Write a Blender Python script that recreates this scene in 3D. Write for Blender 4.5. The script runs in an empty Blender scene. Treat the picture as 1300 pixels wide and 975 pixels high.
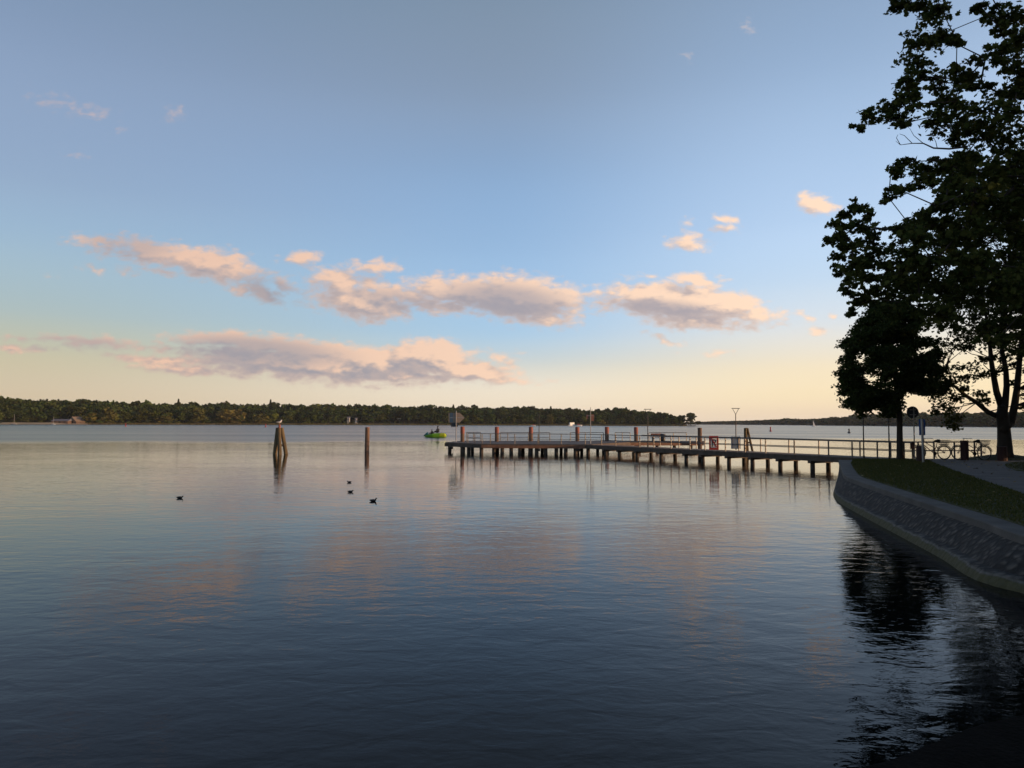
import bpy, bmesh, math, random
import numpy as np
from mathutils import Vector, Matrix

random.seed(7)
RNG = np.random.default_rng(11)
R = math.radians
scene = bpy.context.scene
COL = scene.collection

# ------------------------------------------------------------------ camera
F, CX, CY = 946.0, 650.0, 487.5          # focal length and centre in photo pixels
EYE = 2.46                               # eye above the lake
PITCH, ROLL = R(2.995), R(0.22)
CROT = Matrix.Rotation(math.pi / 2 + PITCH, 3, 'X') @ Matrix.Rotation(ROLL, 3, 'Z')
CPOS = Vector((0, 0, EYE))
GZ, DZ = EYE - 1.745, EYE - 1.72                      # quay ground, pier deck


def ray(px, py):
    return CROT @ Vector(((px - CX) / F, -(py - CY) / F, -1.0))


def at(px, py, z=0.0):
    d = ray(px, py)
    t = (z - EYE) / d.z
    return CPOS + d * t


def atd(px, py, depth):
    d = ray(px, py)
    return CPOS + d * (depth / d.y)


def pix(p):
    q = CROT.transposed() @ (Vector(p) - CPOS)
    return (CX + F * q.x / -q.z, CY - F * q.y / -q.z)


def yh(px):
    return 537.0 + (px - 650) * 0.00384


cam = bpy.data.cameras.new('camera')
cam.sensor_fit = 'HORIZONTAL'
cam.angle = 2 * math.atan(650 / F)
cam.clip_start, cam.clip_end = 0.1, 30000
cam_o = bpy.data.objects.new('camera', cam)
COL.objects.link(cam_o)
cam_o.matrix_world = Matrix.Translation(CPOS) @ CROT.to_4x4()
scene.camera = cam_o

HAZE = 0.00006
SUN_AZ, SUN_EL = R(103), R(4.5)
SDIR = Vector((math.sin(SUN_AZ) * math.cos(SUN_EL), math.cos(SUN_AZ) * math.cos(SUN_EL), math.sin(SUN_EL)))


# ------------------------------------------------------------------ materials
def new_mat(name):
    m = bpy.data.materials.new(name)
    m.use_nodes = True
    nt = m.node_tree
    b = nt.nodes['Principled BSDF']
    return m, nt, b


def N(nt, typ, **kw):
    n = nt.nodes.new(typ)
    for k, v in kw.items():
        setattr(n, k, v)
    return n


def mat(name, c1, c2=None, scale=4.0, rough=0.7, bump=0.0, bscale=None, metal=0.0, detail=6, stretch=None, spec=0.5):
    m, nt, b = new_mat(name)
    b.inputs['Roughness'].default_value = rough
    b.inputs['Metallic'].default_value = metal
    b.inputs['Specular IOR Level'].default_value = spec
    c2 = c2 or tuple(x * 0.7 for x in c1)
    tc = N(nt, 'ShaderNodeTexCoord')
    mp = N(nt, 'ShaderNodeMapping')
    if stretch:
        mp.inputs['Scale'].default_value = stretch
    nt.links.new(tc.outputs['Object'], mp.inputs['Vector'])
    nz = N(nt, 'ShaderNodeTexNoise')
    nz.inputs['Scale'].default_value = scale
    nz.inputs['Detail'].default_value = detail
    nt.links.new(mp.outputs[0], nz.inputs['Vector'])
    cr = N(nt, 'ShaderNodeValToRGB')
    cr.color_ramp.elements[0].position = 0.32
    cr.color_ramp.elements[0].color = (*c1, 1)
    cr.color_ramp.elements[1].position = 0.68
    cr.color_ramp.elements[1].color = (*c2, 1)
    nt.links.new(nz.outputs['Fac'], cr.inputs['Fac'])
    nt.links.new(cr.outputs['Color'], b.inputs['Base Color'])
    if bump:
        n2 = N(nt, 'ShaderNodeTexNoise')
        n2.inputs['Scale'].default_value = bscale or scale * 3
        n2.inputs['Detail'].default_value = 6
        nt.links.new(mp.outputs[0], n2.inputs['Vector'])
        bp = N(nt, 'ShaderNodeBump')
        bp.inputs['Strength'].default_value = 1.0
        bp.inputs['Distance'].default_value = bump
        nt.links.new(n2.outputs['Fac'], bp.inputs['Height'])
        nt.links.new(bp.outputs['Normal'], b.inputs['Normal'])
    return m


def leaf_mat(name, c1, c2, trans=0.35, attr=None):
    """leaf: diffuse + translucent, colour varied leaf to leaf by the island"""
    m, nt, b = new_mat(name)
    nt.nodes.remove(b)
    out = nt.nodes['Material Output']
    geo = N(nt, 'ShaderNodeNewGeometry')
    cr = N(nt, 'ShaderNodeValToRGB')
    cr.color_ramp.elements[0].color = (*c1, 1)
    cr.color_ramp.elements[1].color = (*c2, 1)
    nt.links.new(geo.outputs['Random Per Island'], cr.inputs['Fac'])
    col = cr.outputs['Color']
    if attr:
        at_ = N(nt, 'ShaderNodeAttribute')
        at_.attribute_name = attr
        mx = N(nt, 'ShaderNodeMix', data_type='RGBA', blend_type='MULTIPLY')
        mx.inputs[0].default_value = 1.0
        nt.links.new(col, mx.inputs[6])
        nt.links.new(at_.outputs['Color'], mx.inputs[7])
        col = mx.outputs[2]
    d = N(nt, 'ShaderNodeBsdfDiffuse')
    t = N(nt, 'ShaderNodeBsdfTranslucent')
    nt.links.new(col, d.inputs['Color'])
    nt.links.new(col, t.inputs['Color'])
    ms = N(nt, 'ShaderNodeMixShader')
    ms.inputs[0].default_value = trans
    nt.links.new(d.outputs[0], ms.inputs[1])
    nt.links.new(t.outputs[0], ms.inputs[2])
    nt.links.new(ms.outputs[0], out.inputs['Surface'])
    return m


M = {}
M['bark'] = mat('bark', (0.045, 0.034, 0.026), (0.022, 0.017, 0.013), 3, 0.9, 0.03, 9, stretch=(1, 1, 0.25))
M['pile_wood'] = mat('pile_wood', (0.21, 0.125, 0.08), (0.09, 0.055, 0.04), 3, 0.85, 0.02, 9, stretch=(2, 2, 0.3))
M['olive_wood'] = mat('olive_wood', (0.17, 0.12, 0.055), (0.08, 0.06, 0.032), 3, 0.85, 0.02, 9, stretch=(2, 2, 0.3))
M['dark_pile'] = mat('dark_pile', (0.085, 0.065, 0.05), (0.035, 0.03, 0.026), 3, 0.8, 0.02, 9, stretch=(2, 2, 0.4))
M['red_cap'] = mat('red_cap', (0.32, 0.095, 0.065), (0.17, 0.06, 0.045), 4, 0.7, 0.004)
M['deck_wood'] = mat('deck_wood', (0.16, 0.125, 0.10), (0.09, 0.07, 0.058), 5, 0.8, 0.01, 20, stretch=(1, 1, 1))
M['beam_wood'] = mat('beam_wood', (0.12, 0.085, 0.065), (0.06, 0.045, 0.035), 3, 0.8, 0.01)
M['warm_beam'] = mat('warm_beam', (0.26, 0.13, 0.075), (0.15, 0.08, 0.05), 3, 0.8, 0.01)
M['rail_metal'] = mat('rail_metal', (0.11, 0.10, 0.10), (0.065, 0.06, 0.06), 8, 0.45, 0.0, metal=0.3)
M['lamp_metal'] = mat('lamp_metal', (0.06, 0.052, 0.05), (0.035, 0.032, 0.032), 8, 0.45, metal=0.4)
M['galv'] = mat('galv', (0.38, 0.37, 0.36), (0.28, 0.27, 0.27), 8, 0.5, metal=0.5)
M['sign_back'] = mat('sign_back', (0.30, 0.235, 0.18), (0.25, 0.20, 0.155), 4, 0.6)
M['sign_dark'] = mat('sign_dark', (0.035, 0.04, 0.05), (0.03, 0.03, 0.04), 4, 0.6)
M['sign_rust'] = mat('sign_rust', (0.30, 0.13, 0.09), (0.2, 0.09, 0.065), 6, 0.7)
M['sign_blue'] = mat('sign_blue', (0.02, 0.10, 0.32), (0.018, 0.08, 0.27), 6, 0.45)
M['stripe_blue'] = mat('stripe_blue', (0.05, 0.10, 0.16), (0.04, 0.08, 0.13), 6, 0.5)
M['pale_blue'] = mat('pale_blue', (0.20, 0.27, 0.36), (0.16, 0.22, 0.30), 3, 0.5)
M['white_paint'] = mat('white_paint', (0.78, 0.78, 0.76), (0.66, 0.66, 0.64), 6, 0.5)
M['red_paint'] = mat('red_paint', (0.34, 0.03, 0.028), (0.28, 0.026, 0.024), 6, 0.5)
M['black_paint'] = mat('black_paint', (0.015, 0.015, 0.016), (0.01, 0.01, 0.01), 6, 0.5)
M['rubber'] = mat('rubber', (0.02, 0.02, 0.02), (0.012, 0.012, 0.012), 10, 0.7)
M['bollard'] = mat('bollard', (0.06, 0.024, 0.02), (0.034, 0.016, 0.014), 4, 0.85, 0.01, stretch=(3, 3, 0.5))
M['bike_dark'] = mat('bike_dark', (0.03, 0.03, 0.035), (0.02, 0.02, 0.022), 10, 0.4, metal=0.3)
M['bike_red'] = mat('bike_red', (0.16, 0.02, 0.02), (0.12, 0.015, 0.015), 10, 0.4)
M['wicker'] = mat('wicker', (0.22, 0.2, 0.18), (0.14, 0.13, 0.12), 20, 0.6)
M['lime'] = mat('lime', (0.17, 0.40, 0.025), (0.13, 0.33, 0.02), 3, 0.4)
M['yellow'] = mat('yellow', (0.42, 0.50, 0.025), (0.36, 0.45, 0.02), 3, 0.4)
M['teal'] = mat('teal', (0.02, 0.13, 0.12), (0.015, 0.09, 0.09), 3, 0.4)
M['cloth_dark'] = mat('cloth_dark', (0.03, 0.03, 0.04), (0.02, 0.02, 0.028), 9, 0.9)
M['skin'] = mat('skin', (0.45, 0.26, 0.18), (0.40, 0.23, 0.16), 9, 0.6)
M['duck'] = mat('duck', (0.012, 0.012, 0.014), (0.02, 0.018, 0.018), 20, 0.6)
M['gull_white'] = mat('gull_white', (0.72, 0.70, 0.68), (0.6, 0.58, 0.56), 20, 0.7)
M['gull_grey'] = mat('gull_grey', (0.30, 0.31, 0.33), (0.25, 0.26, 0.28), 20, 0.7)
M['beak'] = mat('beak', (0.5, 0.28, 0.05), None, 20, 0.5)
M['roof_grey'] = mat('roof_grey', (0.16, 0.15, 0.16), (0.12, 0.11, 0.12), 1, 0.8)
M['roof_tan'] = mat('roof_tan', (0.26, 0.18, 0.12), (0.2, 0.14, 0.09), 1, 0.8)
M['house_wall'] = mat('house_wall', (0.42, 0.40, 0.37), (0.36, 0.34, 0.31), 1, 0.8)
M['brown_wall'] = mat('brown_wall', (0.16, 0.09, 0.06), (0.1, 0.06, 0.04), 1, 0.8)
M['glass_dark'] = mat('glass_dark', (0.02, 0.025, 0.03), None, 1, 0.1)
M['sand'] = mat('sand', (0.42, 0.30, 0.17), (0.30, 0.22, 0.12), 0.05, 0.95)
M['hill'] = mat('hill', (0.04, 0.045, 0.022), (0.06, 0.055, 0.03), 0.05, 0.95)
M['path'] = mat('path', (0.17, 0.155, 0.148), (0.115, 0.106, 0.102), 1.2, 0.95, 0.01, 60)
M['lawn'] = mat('lawn', (0.075, 0.075, 0.03), (0.046, 0.052, 0.02), 1.2, 0.95, 0.03, 30)
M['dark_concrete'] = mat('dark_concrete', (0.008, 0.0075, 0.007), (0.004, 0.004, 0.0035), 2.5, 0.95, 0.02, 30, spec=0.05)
M['coping'] = mat('coping', (0.14, 0.125, 0.112), (0.085, 0.076, 0.068), 1.6, 0.9, 0.012, 25)
M['leaf_near'] = leaf_mat('leaf_near', (0.035, 0.055, 0.016), (0.10, 0.11, 0.032), 0.35)
M['leaf_mid'] = leaf_mat('leaf_mid', (0.03, 0.05, 0.016), (0.075, 0.09, 0.028), 0.3)
M['leaf_thin'] = leaf_mat('leaf_thin', (0.025, 0.038, 0.012), (0.075, 0.08, 0.022), 0.4)
M['forest'] = leaf_mat('forest', (0.75, 0.75, 0.75), (1.25, 1.25, 1.25), 0.08, 'tint')
M['dry_leaf'] = leaf_mat('dry_leaf', (0.16, 0.09, 0.03), (0.42, 0.34, 0.18), 0.1)
M['reed'] = leaf_mat('reed', (0.16, 0.13, 0.05), (0.24, 0.19, 0.08), 0.3)
M['grass'] = leaf_mat('grass', (0.055, 0.066, 0.02), (0.12, 0.115, 0.042), 0.3)


def stone_wall_mat():
    m, nt, b = new_mat('stone_wall')
    b.inputs['Roughness'].default_value = 0.9
    tc = N(nt, 'ShaderNodeTexCoord')
    vo = N(nt, 'ShaderNodeTexVoronoi')
    vo.inputs['Scale'].default_value = 6.5
    wob = N(nt, 'ShaderNodeTexNoise')
    wob.inputs['Scale'].default_value = 2.6
    wob.inputs['Detail'].default_value = 4
    nt.links.new(tc.outputs['Object'], wob.inputs['Vector'])
    wv_ = N(nt, 'ShaderNodeVectorMath', operation='MULTIPLY_ADD')
    nt.links.new(wob.outputs['Color'], wv_.inputs[0])
    wv_.inputs[1].default_value = (0.2, 0.2, 0.2)
    nt.links.new(tc.outputs['Object'], wv_.inputs[2])
    nt.links.new(wv_.outputs[0], vo.inputs['Vector'])
    nz = N(nt, 'ShaderNodeTexNoise')
    nz.inputs['Scale'].default_value = 9
    nz.inputs['Detail'].default_value = 8
    nt.links.new(tc.outputs['Object'], nz.inputs['Vector'])
    add = N(nt, 'ShaderNodeMath', operation='ADD')
    nt.links.new(vo.outputs['Distance'], add.inputs[0])
    nt.links.new(nz.outputs['Fac'], add.inputs[1])
    cr = N(nt, 'ShaderNodeValToRGB')
    cr.color_ramp.elements[0].position = 0.45
    cr.color_ramp.elements[0].color = (0.135, 0.112, 0.092, 1)
    cr.color_ramp.elements[1].position = 1.15
    cr.color_ramp.elements[1].color = (0.026, 0.021, 0.018, 1)
    nt.links.new(add.outputs[0], cr.inputs['Fac'])
    # water line: algae below, pale lime deposit at its rim (z of the wall, wavering)
    sx = N(nt, 'ShaderNodeSeparateXYZ')
    nt.links.new(tc.outputs['Object'], sx.inputs[0])
    n3 = N(nt, 'ShaderNodeTexNoise')
    n3.inputs['Scale'].default_value = 3.0
    n3.inputs['Detail'].default_value = 5
    nt.links.new(tc.outputs['Object'], n3.inputs['Vector'])
    ma = N(nt, 'ShaderNodeMath', operation='MULTIPLY_ADD')
    nt.links.new(n3.outputs['Fac'], ma.inputs[0])
    ma.inputs[1].default_value = -0.10
    nt.links.new(sx.outputs['Z'], ma.inputs[2])
    zr = N(nt, 'ShaderNodeValToRGB')          # algae
    zr.color_ramp.elements[0].position = 0.06
    zr.color_ramp.elements[0].color = (1, 1, 1, 1)
    zr.color_ramp.elements[1].position = 0.10
    zr.color_ramp.elements[1].color = (0, 0, 0, 1)
    nt.links.new(ma.outputs[0], zr.inputs['Fac'])
    mx = N(nt, 'ShaderNodeMix', data_type='RGBA')
    nt.links.new(zr.outputs['Color'], mx.inputs[0])
    nt.links.new(cr.outputs['Color'], mx.inputs[6])
    al = N(nt, 'ShaderNodeValToRGB')
    al.color_ramp.elements[0].color = (0.055, 0.049, 0.02, 1)
    al.color_ramp.elements[1].color = (0.11, 0.095, 0.042, 1)
    nt.links.new(nz.outputs['Fac'], al.inputs['Fac'])
    nt.links.new(al.outputs['Color'], mx.inputs[7])
    wr = N(nt, 'ShaderNodeValToRGB')
    e = wr.color_ramp.elements
    e[0].position, e[0].color = 0.065, (0, 0, 0, 1)
    e[1].position, e[1].color = 0.135, (0, 0, 0, 1)
    k = e.new(0.095)
    k.color = (0.75, 0.75, 0.75, 1)
    nt.links.new(ma.outputs[0], wr.inputs['Fac'])
    mw = N(nt, 'ShaderNodeMath', operation='MULTIPLY')
    nt.links.new(wr.outputs['Color'], mw.inputs[0])
    nt.links.new(nz.outputs['Fac'], mw.inputs[1])
    m2 = N(nt, 'ShaderNodeMix', data_type='RGBA')
    nt.links.new(mw.outputs[0], m2.inputs[0])
    nt.links.new(mx.outputs[2], m2.inputs[6])
    m2.inputs[7].default_value = (0.30, 0.275, 0.24, 1)
    nt.links.new(m2.outputs[2], b.inputs['Base Color'])
    bp = N(nt, 'ShaderNodeBump')
    bp.inputs['Distance'].default_value = 0.035
    inv = N(nt, 'ShaderNodeMath', operation='MULTIPLY')
    inv.inputs[1].default_value = -1
    nt.links.new(add.outputs[0], inv.inputs[0])
    nt.links.new(inv.outputs[0], bp.inputs['Height'])
    nt.links.new(bp.outputs['Normal'], b.inputs['Normal'])
    return m


M['stone_wall'] = stone_wall_mat()


def water_mat():
    m, nt, b = new_mat('lake_water')
    b.inputs['Base Color'].default_value = (0.003, 0.0035, 0.0035, 1)
    b.inputs['Roughness'].default_value = 0.025
    b.inputs['IOR'].default_value = 1.18
    tc = N(nt, 'ShaderNodeTexCoord')

    def noise(sx, sy, rot, detail, rough=0.5, dist=0.0):
        mp = N(nt, 'ShaderNodeMapping')
        mp.inputs['Scale'].default_value = (sx, sy, 1)
        mp.inputs['Rotation'].default_value = (0, 0, R(rot))
        nt.links.new(tc.outputs['Object'], mp.inputs['Vector'])
        n = N(nt, 'ShaderNodeTexNoise')
        n.inputs['Scale'].default_value = 1
        n.inputs['Detail'].default_value = detail
        n.inputs['Roughness'].default_value = rough
        n.inputs['Distortion'].default_value = dist
        nt.links.new(mp.outputs[0], n.inputs['Vector'])
        return n.outputs['Fac']

    def math_(op, a, c):
        n = N(nt, 'ShaderNodeMath', operation=op)
        for i, v in enumerate((a, c)):
            if isinstance(v, (int, float)):
                n.inputs[i].default_value = v
            else:
                nt.links.new(v, n.inputs[i])
        return n.outputs[0]
    def mrange(x, a, c, lo, hi):
        n = N(nt, 'ShaderNodeMapRange', interpolation_type='SMOOTHSTEP')
        for k_, v_ in (('From Min', a), ('From Max', c), ('To Min', lo), ('To Max', hi)):
            n.inputs[k_].default_value = v_
        nt.links.new(x, n.inputs['Value'])
        return n.outputs[0]
    big = noise(0.45, 0.85, 14, 2, 0.5, 0.4)
    mid = noise(1.9, 3.2, -10, 3, 0.5, 0.5)
    sml = noise(6.0, 9.0, 18, 3, 0.55, 0.3)
    h = math_('ADD', math_('MULTIPLY', big, WAVE[0]), math_('MULTIPLY', mid, WAVE[1]))
    h = math_('ADD', h, math_('MULTIPLY', sml, WAVE[2]))
    # calm and breeze: the far lake is ruffled, with an uneven edge, the sheltered bay is smooth
    sp = N(nt, 'ShaderNodeSeparateXYZ')
    nt.links.new(tc.outputs['Object'], sp.inputs[0])
    edge = noise(0.02, 0.012, 0, 4)
    yy = math_('ADD', sp.outputs['Y'], math_('MULTIPLY', math_('SUBTRACT', edge, 0.5), 50))
    yy = math_('SUBTRACT', yy, math_('MULTIPLY', sp.outputs['X'], 0.30))
    far = mrange(yy, 92, 112, 0.0, 1.0)
    pat = noise(0.05, 0.10, 6, 2)
    pr = mrange(pat, 0.35, 0.65, 0.65, 1.2)
    h = math_('MULTIPLY', h, pr)
    bp = N(nt, 'ShaderNodeBump')
    bp.inputs['Strength'].default_value = 1
    bp.inputs['Distance'].default_value = 1
    nt.links.new(h, bp.inputs['Height'])
    nt.links.new(bp.outputs['Normal'], b.inputs['Normal'])
    # ripples too small to see one by one roughen the surface; the breeze roughens it more, in streaks
    strk = noise(0.006, 0.05, 3, 4)
    r_near = mrange(sp.outputs['Y'], 8, 80, ROUGH[0], ROUGH[1])
    r_far = mrange(strk, 0.3, 0.7, ROUGH[2], ROUGH[3])
    mixr = N(nt, 'ShaderNodeMix', data_type='FLOAT')
    nt.links.new(far, mixr.inputs[0])
    nt.links.new(r_near, mixr.inputs[2])
    nt.links.new(r_far, mixr.inputs[3])
    nt.links.new(mixr.outputs[0], b.inputs['Roughness'])
    return m


WAVE = (0.0115, 0.0078, 0.0021)
ROUGH = (0.004, 0.04, 0.20, 0.26)
M['water'] = water_mat()


# ------------------------------------------------------------------ mesh helpers
def prop(o, label=None, cat=None, group=None, kind=None):
    if label: o['label'] = label
    if cat: o['category'] = cat
    if group: o['group'] = group
    if kind: o['kind'] = kind
    return o


def thing(name, label, cat, loc, rz=0.0, group=None):
    o = bpy.data.objects.new(name, None)
    o.empty_display_size = 0.2
    o.location = loc
    o.rotation_euler = (0, 0, rz)
    COL.objects.link(o)
    return prop(o, label, cat, group)


def link_mesh(name, me, m, parent=None):
    o = bpy.data.objects.new(name, me)
    if m is not None:
        me.materials.append(m)
    COL.objects.link(o)
    if parent is not None:
        o.parent = parent
    return o


class MB:
    def __init__(self):
        self.v, self.f = [], []

    def add(self, vs, fs):
        k = len(self.v)
        self.v += [tuple(x) for x in vs]
        self.f += [tuple(i + k for i in f) for f in fs]
        return self

    def box(self, c, s, rot=None):
        c = Vector(c)
        h = [x / 2 for x in s]
        vs = []
        for z in (-1, 1):
            for x, y in ((-1, -1), (1, -1), (1, 1), (-1, 1)):
                p = Vector((x * h[0], y * h[1], z * h[2]))
                vs.append(c + (rot @ p if rot is not None else p))
        return self.add(vs, [(3, 2, 1, 0), (4, 5, 6, 7), (0, 1, 5, 4), (1, 2, 6, 5), (2, 3, 7, 6), (3, 0, 4, 7)])

    def bar(self, p0, p1, w, h):
        """box between two points, w wide (horizontal), h tall"""
        p0, p1 = Vector(p0), Vector(p1)
        d = p1 - p0
        L = d.length
        d.normalize()
        side = d.cross(Vector((0, 0, 1)))
        if side.length < 1e-4:
            side = Vector((1, 0, 0))
        side.normalize()
        up = side.cross(d)
        rot = Matrix((d, side, up)).transposed()
        return self.box((p0 + p1) / 2, (L, w, h), rot)

    def tube(self, pts, rs, n=8, cap=True, squash=1.0):
        pts = [Vector(p) for p in pts]
        if isinstance(rs, (int, float)):
            rs = [rs] * len(pts)
        vs, fs = [], []
        prev = None
        for i, p in enumerate(pts):
            a, c = pts[max(i - 1, 0)], pts[min(i + 1, len(pts) - 1)]
            t = (c - a)
            if t.length < 1e-9:
                t = Vector((0, 0, 1))
            t.normalize()
            if prev is None:
                u = t.cross(Vector((0, 1, 0)))
                if u.length < 0.2:
                    u = t.cross(Vector((1, 0, 0)))
            else:
                u = prev - t * prev.dot(t)
            u.normalize()
            w = t.cross(u)
            prev = u
            for k in range(n):
                an = 2 * math.pi * k / n
                vs.append(p + u * (math.cos(an) * rs[i]) + w * (math.sin(an) * rs[i] * squash))
        for i in range(len(pts) - 1):
            for k in range(n):
                a, b_ = i * n + k, i * n + (k + 1) % n
                fs.append((a, b_, b_ + n, a + n))
        if cap:
            fs.append(tuple(range(n - 1, -1, -1)))
            o = (len(pts) - 1) * n
            fs.append(tuple(range(o, o + n)))
        return self.add(vs, fs)

    def torus(self, c, r, t, axis='y', n=28, k=6, sx=1.0):
        vs, fs = [], []
        for i in range(n):
            a = 2 * math.pi * i / n
            for j in range(k):
                b = 2 * math.pi * j / k
                rr = r + t * math.cos(b)
                p = (rr * math.cos(a), t * math.sin(b) * sx, rr * math.sin(a))
                vs.append(Vector(c) + Vector(p))
        for i in range(n):
            for j in range(k):
                fs.append((i * k + j, ((i + 1) % n) * k + j, ((i + 1) % n) * k + (j + 1) % k, i * k + (j + 1) % k))
        return self.add(vs, fs)

    def ball(self, c, r, n=10, m=7):
        c = Vector(c)
        if isinstance(r, (int, float)):
            r = (r, r, r)
        vs = [c + Vector((0, 0, -r[2]))]
        for i in range(1, m):
            th = math.pi * i / m - math.pi / 2
            for k in range(n):
                a = 2 * math.pi * k / n
                vs.append(c + Vector((r[0] * math.cos(th) * math.cos(a), r[1] * math.cos(th) * math.sin(a), r[2] * math.sin(th))))
        vs.append(c + Vector((0, 0, r[2])))
        fs = []
        for k in range(n):
            fs.append((0, 1 + (k + 1) % n, 1 + k))
            fs.append((len(vs) - 1, 1 + (m - 2) * n + k, 1 + (m - 2) * n + (k + 1) % n))
        for i in range(m - 2):
            for k in range(n):
                a, b = 1 + i * n + k, 1 + i * n + (k + 1) % n
                fs.append((a, b, b + n, a + n))
        return self.add(vs, fs)

    def prism(self, poly, z0, z1):
        """vertical prism over a plan polygon [(x,y)]"""
        n = len(poly)
        vs = [(p[0], p[1], z0) for p in poly] + [(p[0], p[1], z1) for p in poly]
        fs = [tuple(range(n - 1, -1, -1)), tuple(range(n, 2 * n))]
        for i in range(n):
            j = (i + 1) % n
            fs.append((i, j, j + n, i + n))
        return self.add(vs, fs)

    def plate(self, poly, o, ux, uz, thick):
        """flat plate: 2-D polygon in the plane (o, ux, uz), with thickness along the normal"""
        ux, uz = Vector(ux).normalized(), Vector(uz).normalized()
        nn = ux.cross(uz)
        n = len(poly)
        o = Vector(o)
        vs = [o + ux * a + uz * b + nn * (thick / 2) for a, b in poly] + [o + ux * a + uz * b - nn * (thick / 2) for a, b in poly]
        fs = [tuple(range(n)), tuple(range(2 * n - 1, n - 1, -1))]
        for i in range(n):
            j = (i + 1) % n
            fs.append((j, i, i + n, j + n))
        return self.add(vs, fs)

    def build(self, name, m, parent=None, smooth=False, local=False):
        """parts are written in world coordinates; the thing's own location is taken off here"""
        off = Vector((0, 0, 0))
        if parent is not None and not local:
            q = parent
            while q is not None:
                off += q.location
                q = q.parent
        me = bpy.data.meshes.new(name)
        me.from_pydata([(x[0] - off[0], x[1] - off[1], x[2] - off[2]) for x in self.v], [], self.f)
        bm = bmesh.new()
        bm.from_mesh(me)
        bmesh.ops.recalc_face_normals(bm, faces=bm.faces)
        bm.to_mesh(me)
        bm.free()
        if smooth:
            me.polygons.foreach_set('use_smooth', [True] * len(me.polygons))
        return link_mesh(name, me, m, parent)


def mesh_np(name, verts, nper, m, parent=None, off=None, tint=None):
    """many same-size polygons from an (n*nper,3) array"""
    v = np.asarray(verts, dtype=np.float32).reshape(-1, 3)
    if off is not None:
        v = v - np.array(off, dtype=np.float32)
    nv = len(v)
    nf = nv // nper
    me = bpy.data.meshes.new(name)
    me.vertices.add(nv)
    me.vertices.foreach_set('co', v.ravel())
    me.loops.add(nv)
    me.loops.foreach_set('vertex_index', np.arange(nv, dtype=np.int32))
    me.polygons.add(nf)
    me.polygons.foreach_set('loop_start', np.arange(0, nv, nper, dtype=np.int32))
    me.polygons.foreach_set('loop_total', np.full(nf, nper, dtype=np.int32))
    me.update(calc_edges=True)
    if tint is not None:
        a = me.attributes.new('tint', 'FLOAT_COLOR', 'POINT')
        c = np.ones((nv, 4), dtype=np.float32)
        c[:, :3] = tint
        a.data.foreach_set('color', c.ravel())
    return link_mesh(name, me, m, parent)


def rand_frames(n, up_bias=0.0, rng=RNG):
    """random orthonormal (a,b) pairs; normals biased upwards"""
    nn = rng.normal(size=(n, 3))
    nn /= np.linalg.norm(nn, axis=1, keepdims=True)
    nn[:, 2] = np.abs(nn[:, 2]) + up_bias
    nn /= np.linalg.norm(nn, axis=1, keepdims=True)
    t = rng.normal(size=(n, 3))
    a = np.cross(nn, t)
    a /= np.linalg.norm(a, axis=1, keepdims=True)
    b = np.cross(nn, a)
    return a, b, nn


MAPLE = np.array([(0, -0.5), (0.22, -0.42), (0.5, -0.2), (0.26, 0.0), (0.46, 0.28), (0.16, 0.22), (0, 0.6),
                  (-0.16, 0.22), (-0.46, 0.28), (-0.26, 0.0), (-0.5, -0.2), (-0.22, -0.42)], dtype=np.float64)
OVAL = np.array([(0, -0.5), (0.3, -0.2), (0.28, 0.2), (0, 0.55), (-0.28, 0.2), (-0.3, -0.2)], dtype=np.float64)
QUAD = np.array([(-0.5, -0.4), (0.5, -0.5), (0.4, 0.5), (-0.5, 0.4)], dtype=np.float64)


def leaves(centres, sizes, tmpl, up_bias=0.3, rng=RNG):
    n = len(centres)
    a, b, nn = rand_frames(n, up_bias, rng)
    s = np.asarray(sizes).reshape(n, 1, 1)
    fold = -0.18 * np.abs(tmpl[:, 0])[None, :, None] * nn[:, None, :]
    v = centres[:, None, :] + s * (a[:, None, :] * tmpl[None, :, 0, None] + b[:, None, :] * tmpl[None, :, 1, None] + fold)
    return v.reshape(-1, 3)


# ------------------------------------------------------------------ trees
def grow(trunk_pts, targets, step, jit, sag, rng, base_idx=1):
    """connect every clump centre to the growing skeleton; returns nodes, parents"""
    nodes = [Vector(p) for p in trunk_pts]
    par = [-1] + list(range(len(nodes) - 1))
    root = nodes[-1]
    order = sorted(range(len(targets)), key=lambda i: (targets[i] - root).length)
    tips = {}
    for i in order:
        t = targets[i]
        best, bi = 1e9, 0
        tr = (t - root).length
        for k in range(base_idx, len(nodes)):
            q = nodes[k]
            d = (t - q).length
            c = d + 0.35 * max(0, (q - root).length - tr) + 0.5 * max(0, q.z - t.z)
            if c < best:
                best, bi = c, k
        p0 = nodes[bi]
        L = (t - p0).length
        n = max(1, int(L / step))
        pv = bi
        for s in range(1, n + 1):
            u = s / n
            q = p0.lerp(t, u) + Vector(rng.normal(size=3)) * jit * (1 if s < n else 0)
            q.z += math.sin(u * math.pi) * sag * L
            nodes.append(q)
            par.append(pv)
            pv = len(nodes) - 1
        tips[i] = pv
    return nodes, par, tips


def skeleton_mesh(mb, nodes, par, unit, power, rmax, n=6, extra=None):
    cnt = [0] * len(nodes)
    kids = [0] * len(nodes)
    for i, p in enumerate(par):
        if p >= 0:
            kids[p] += 1
    for i in range(len(nodes) - 1, -1, -1):
        if kids[i] == 0:
            cnt[i] += 1
        if par[i] >= 0:
            cnt[par[i]] += cnt[i]
    rad = [min(rmax, unit * c ** power) for c in cnt]
    if extra:
        for i, r in extra.items():
            rad[i] = r
    for i, p in enumerate(par):
        if p >= 0:
            mb.tube([nodes[p], nodes[i]], [min(rad[p], rad[i] * 1.5) if p > 0 else rad[p], rad[i]], n, cap=False)
    return rad


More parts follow.
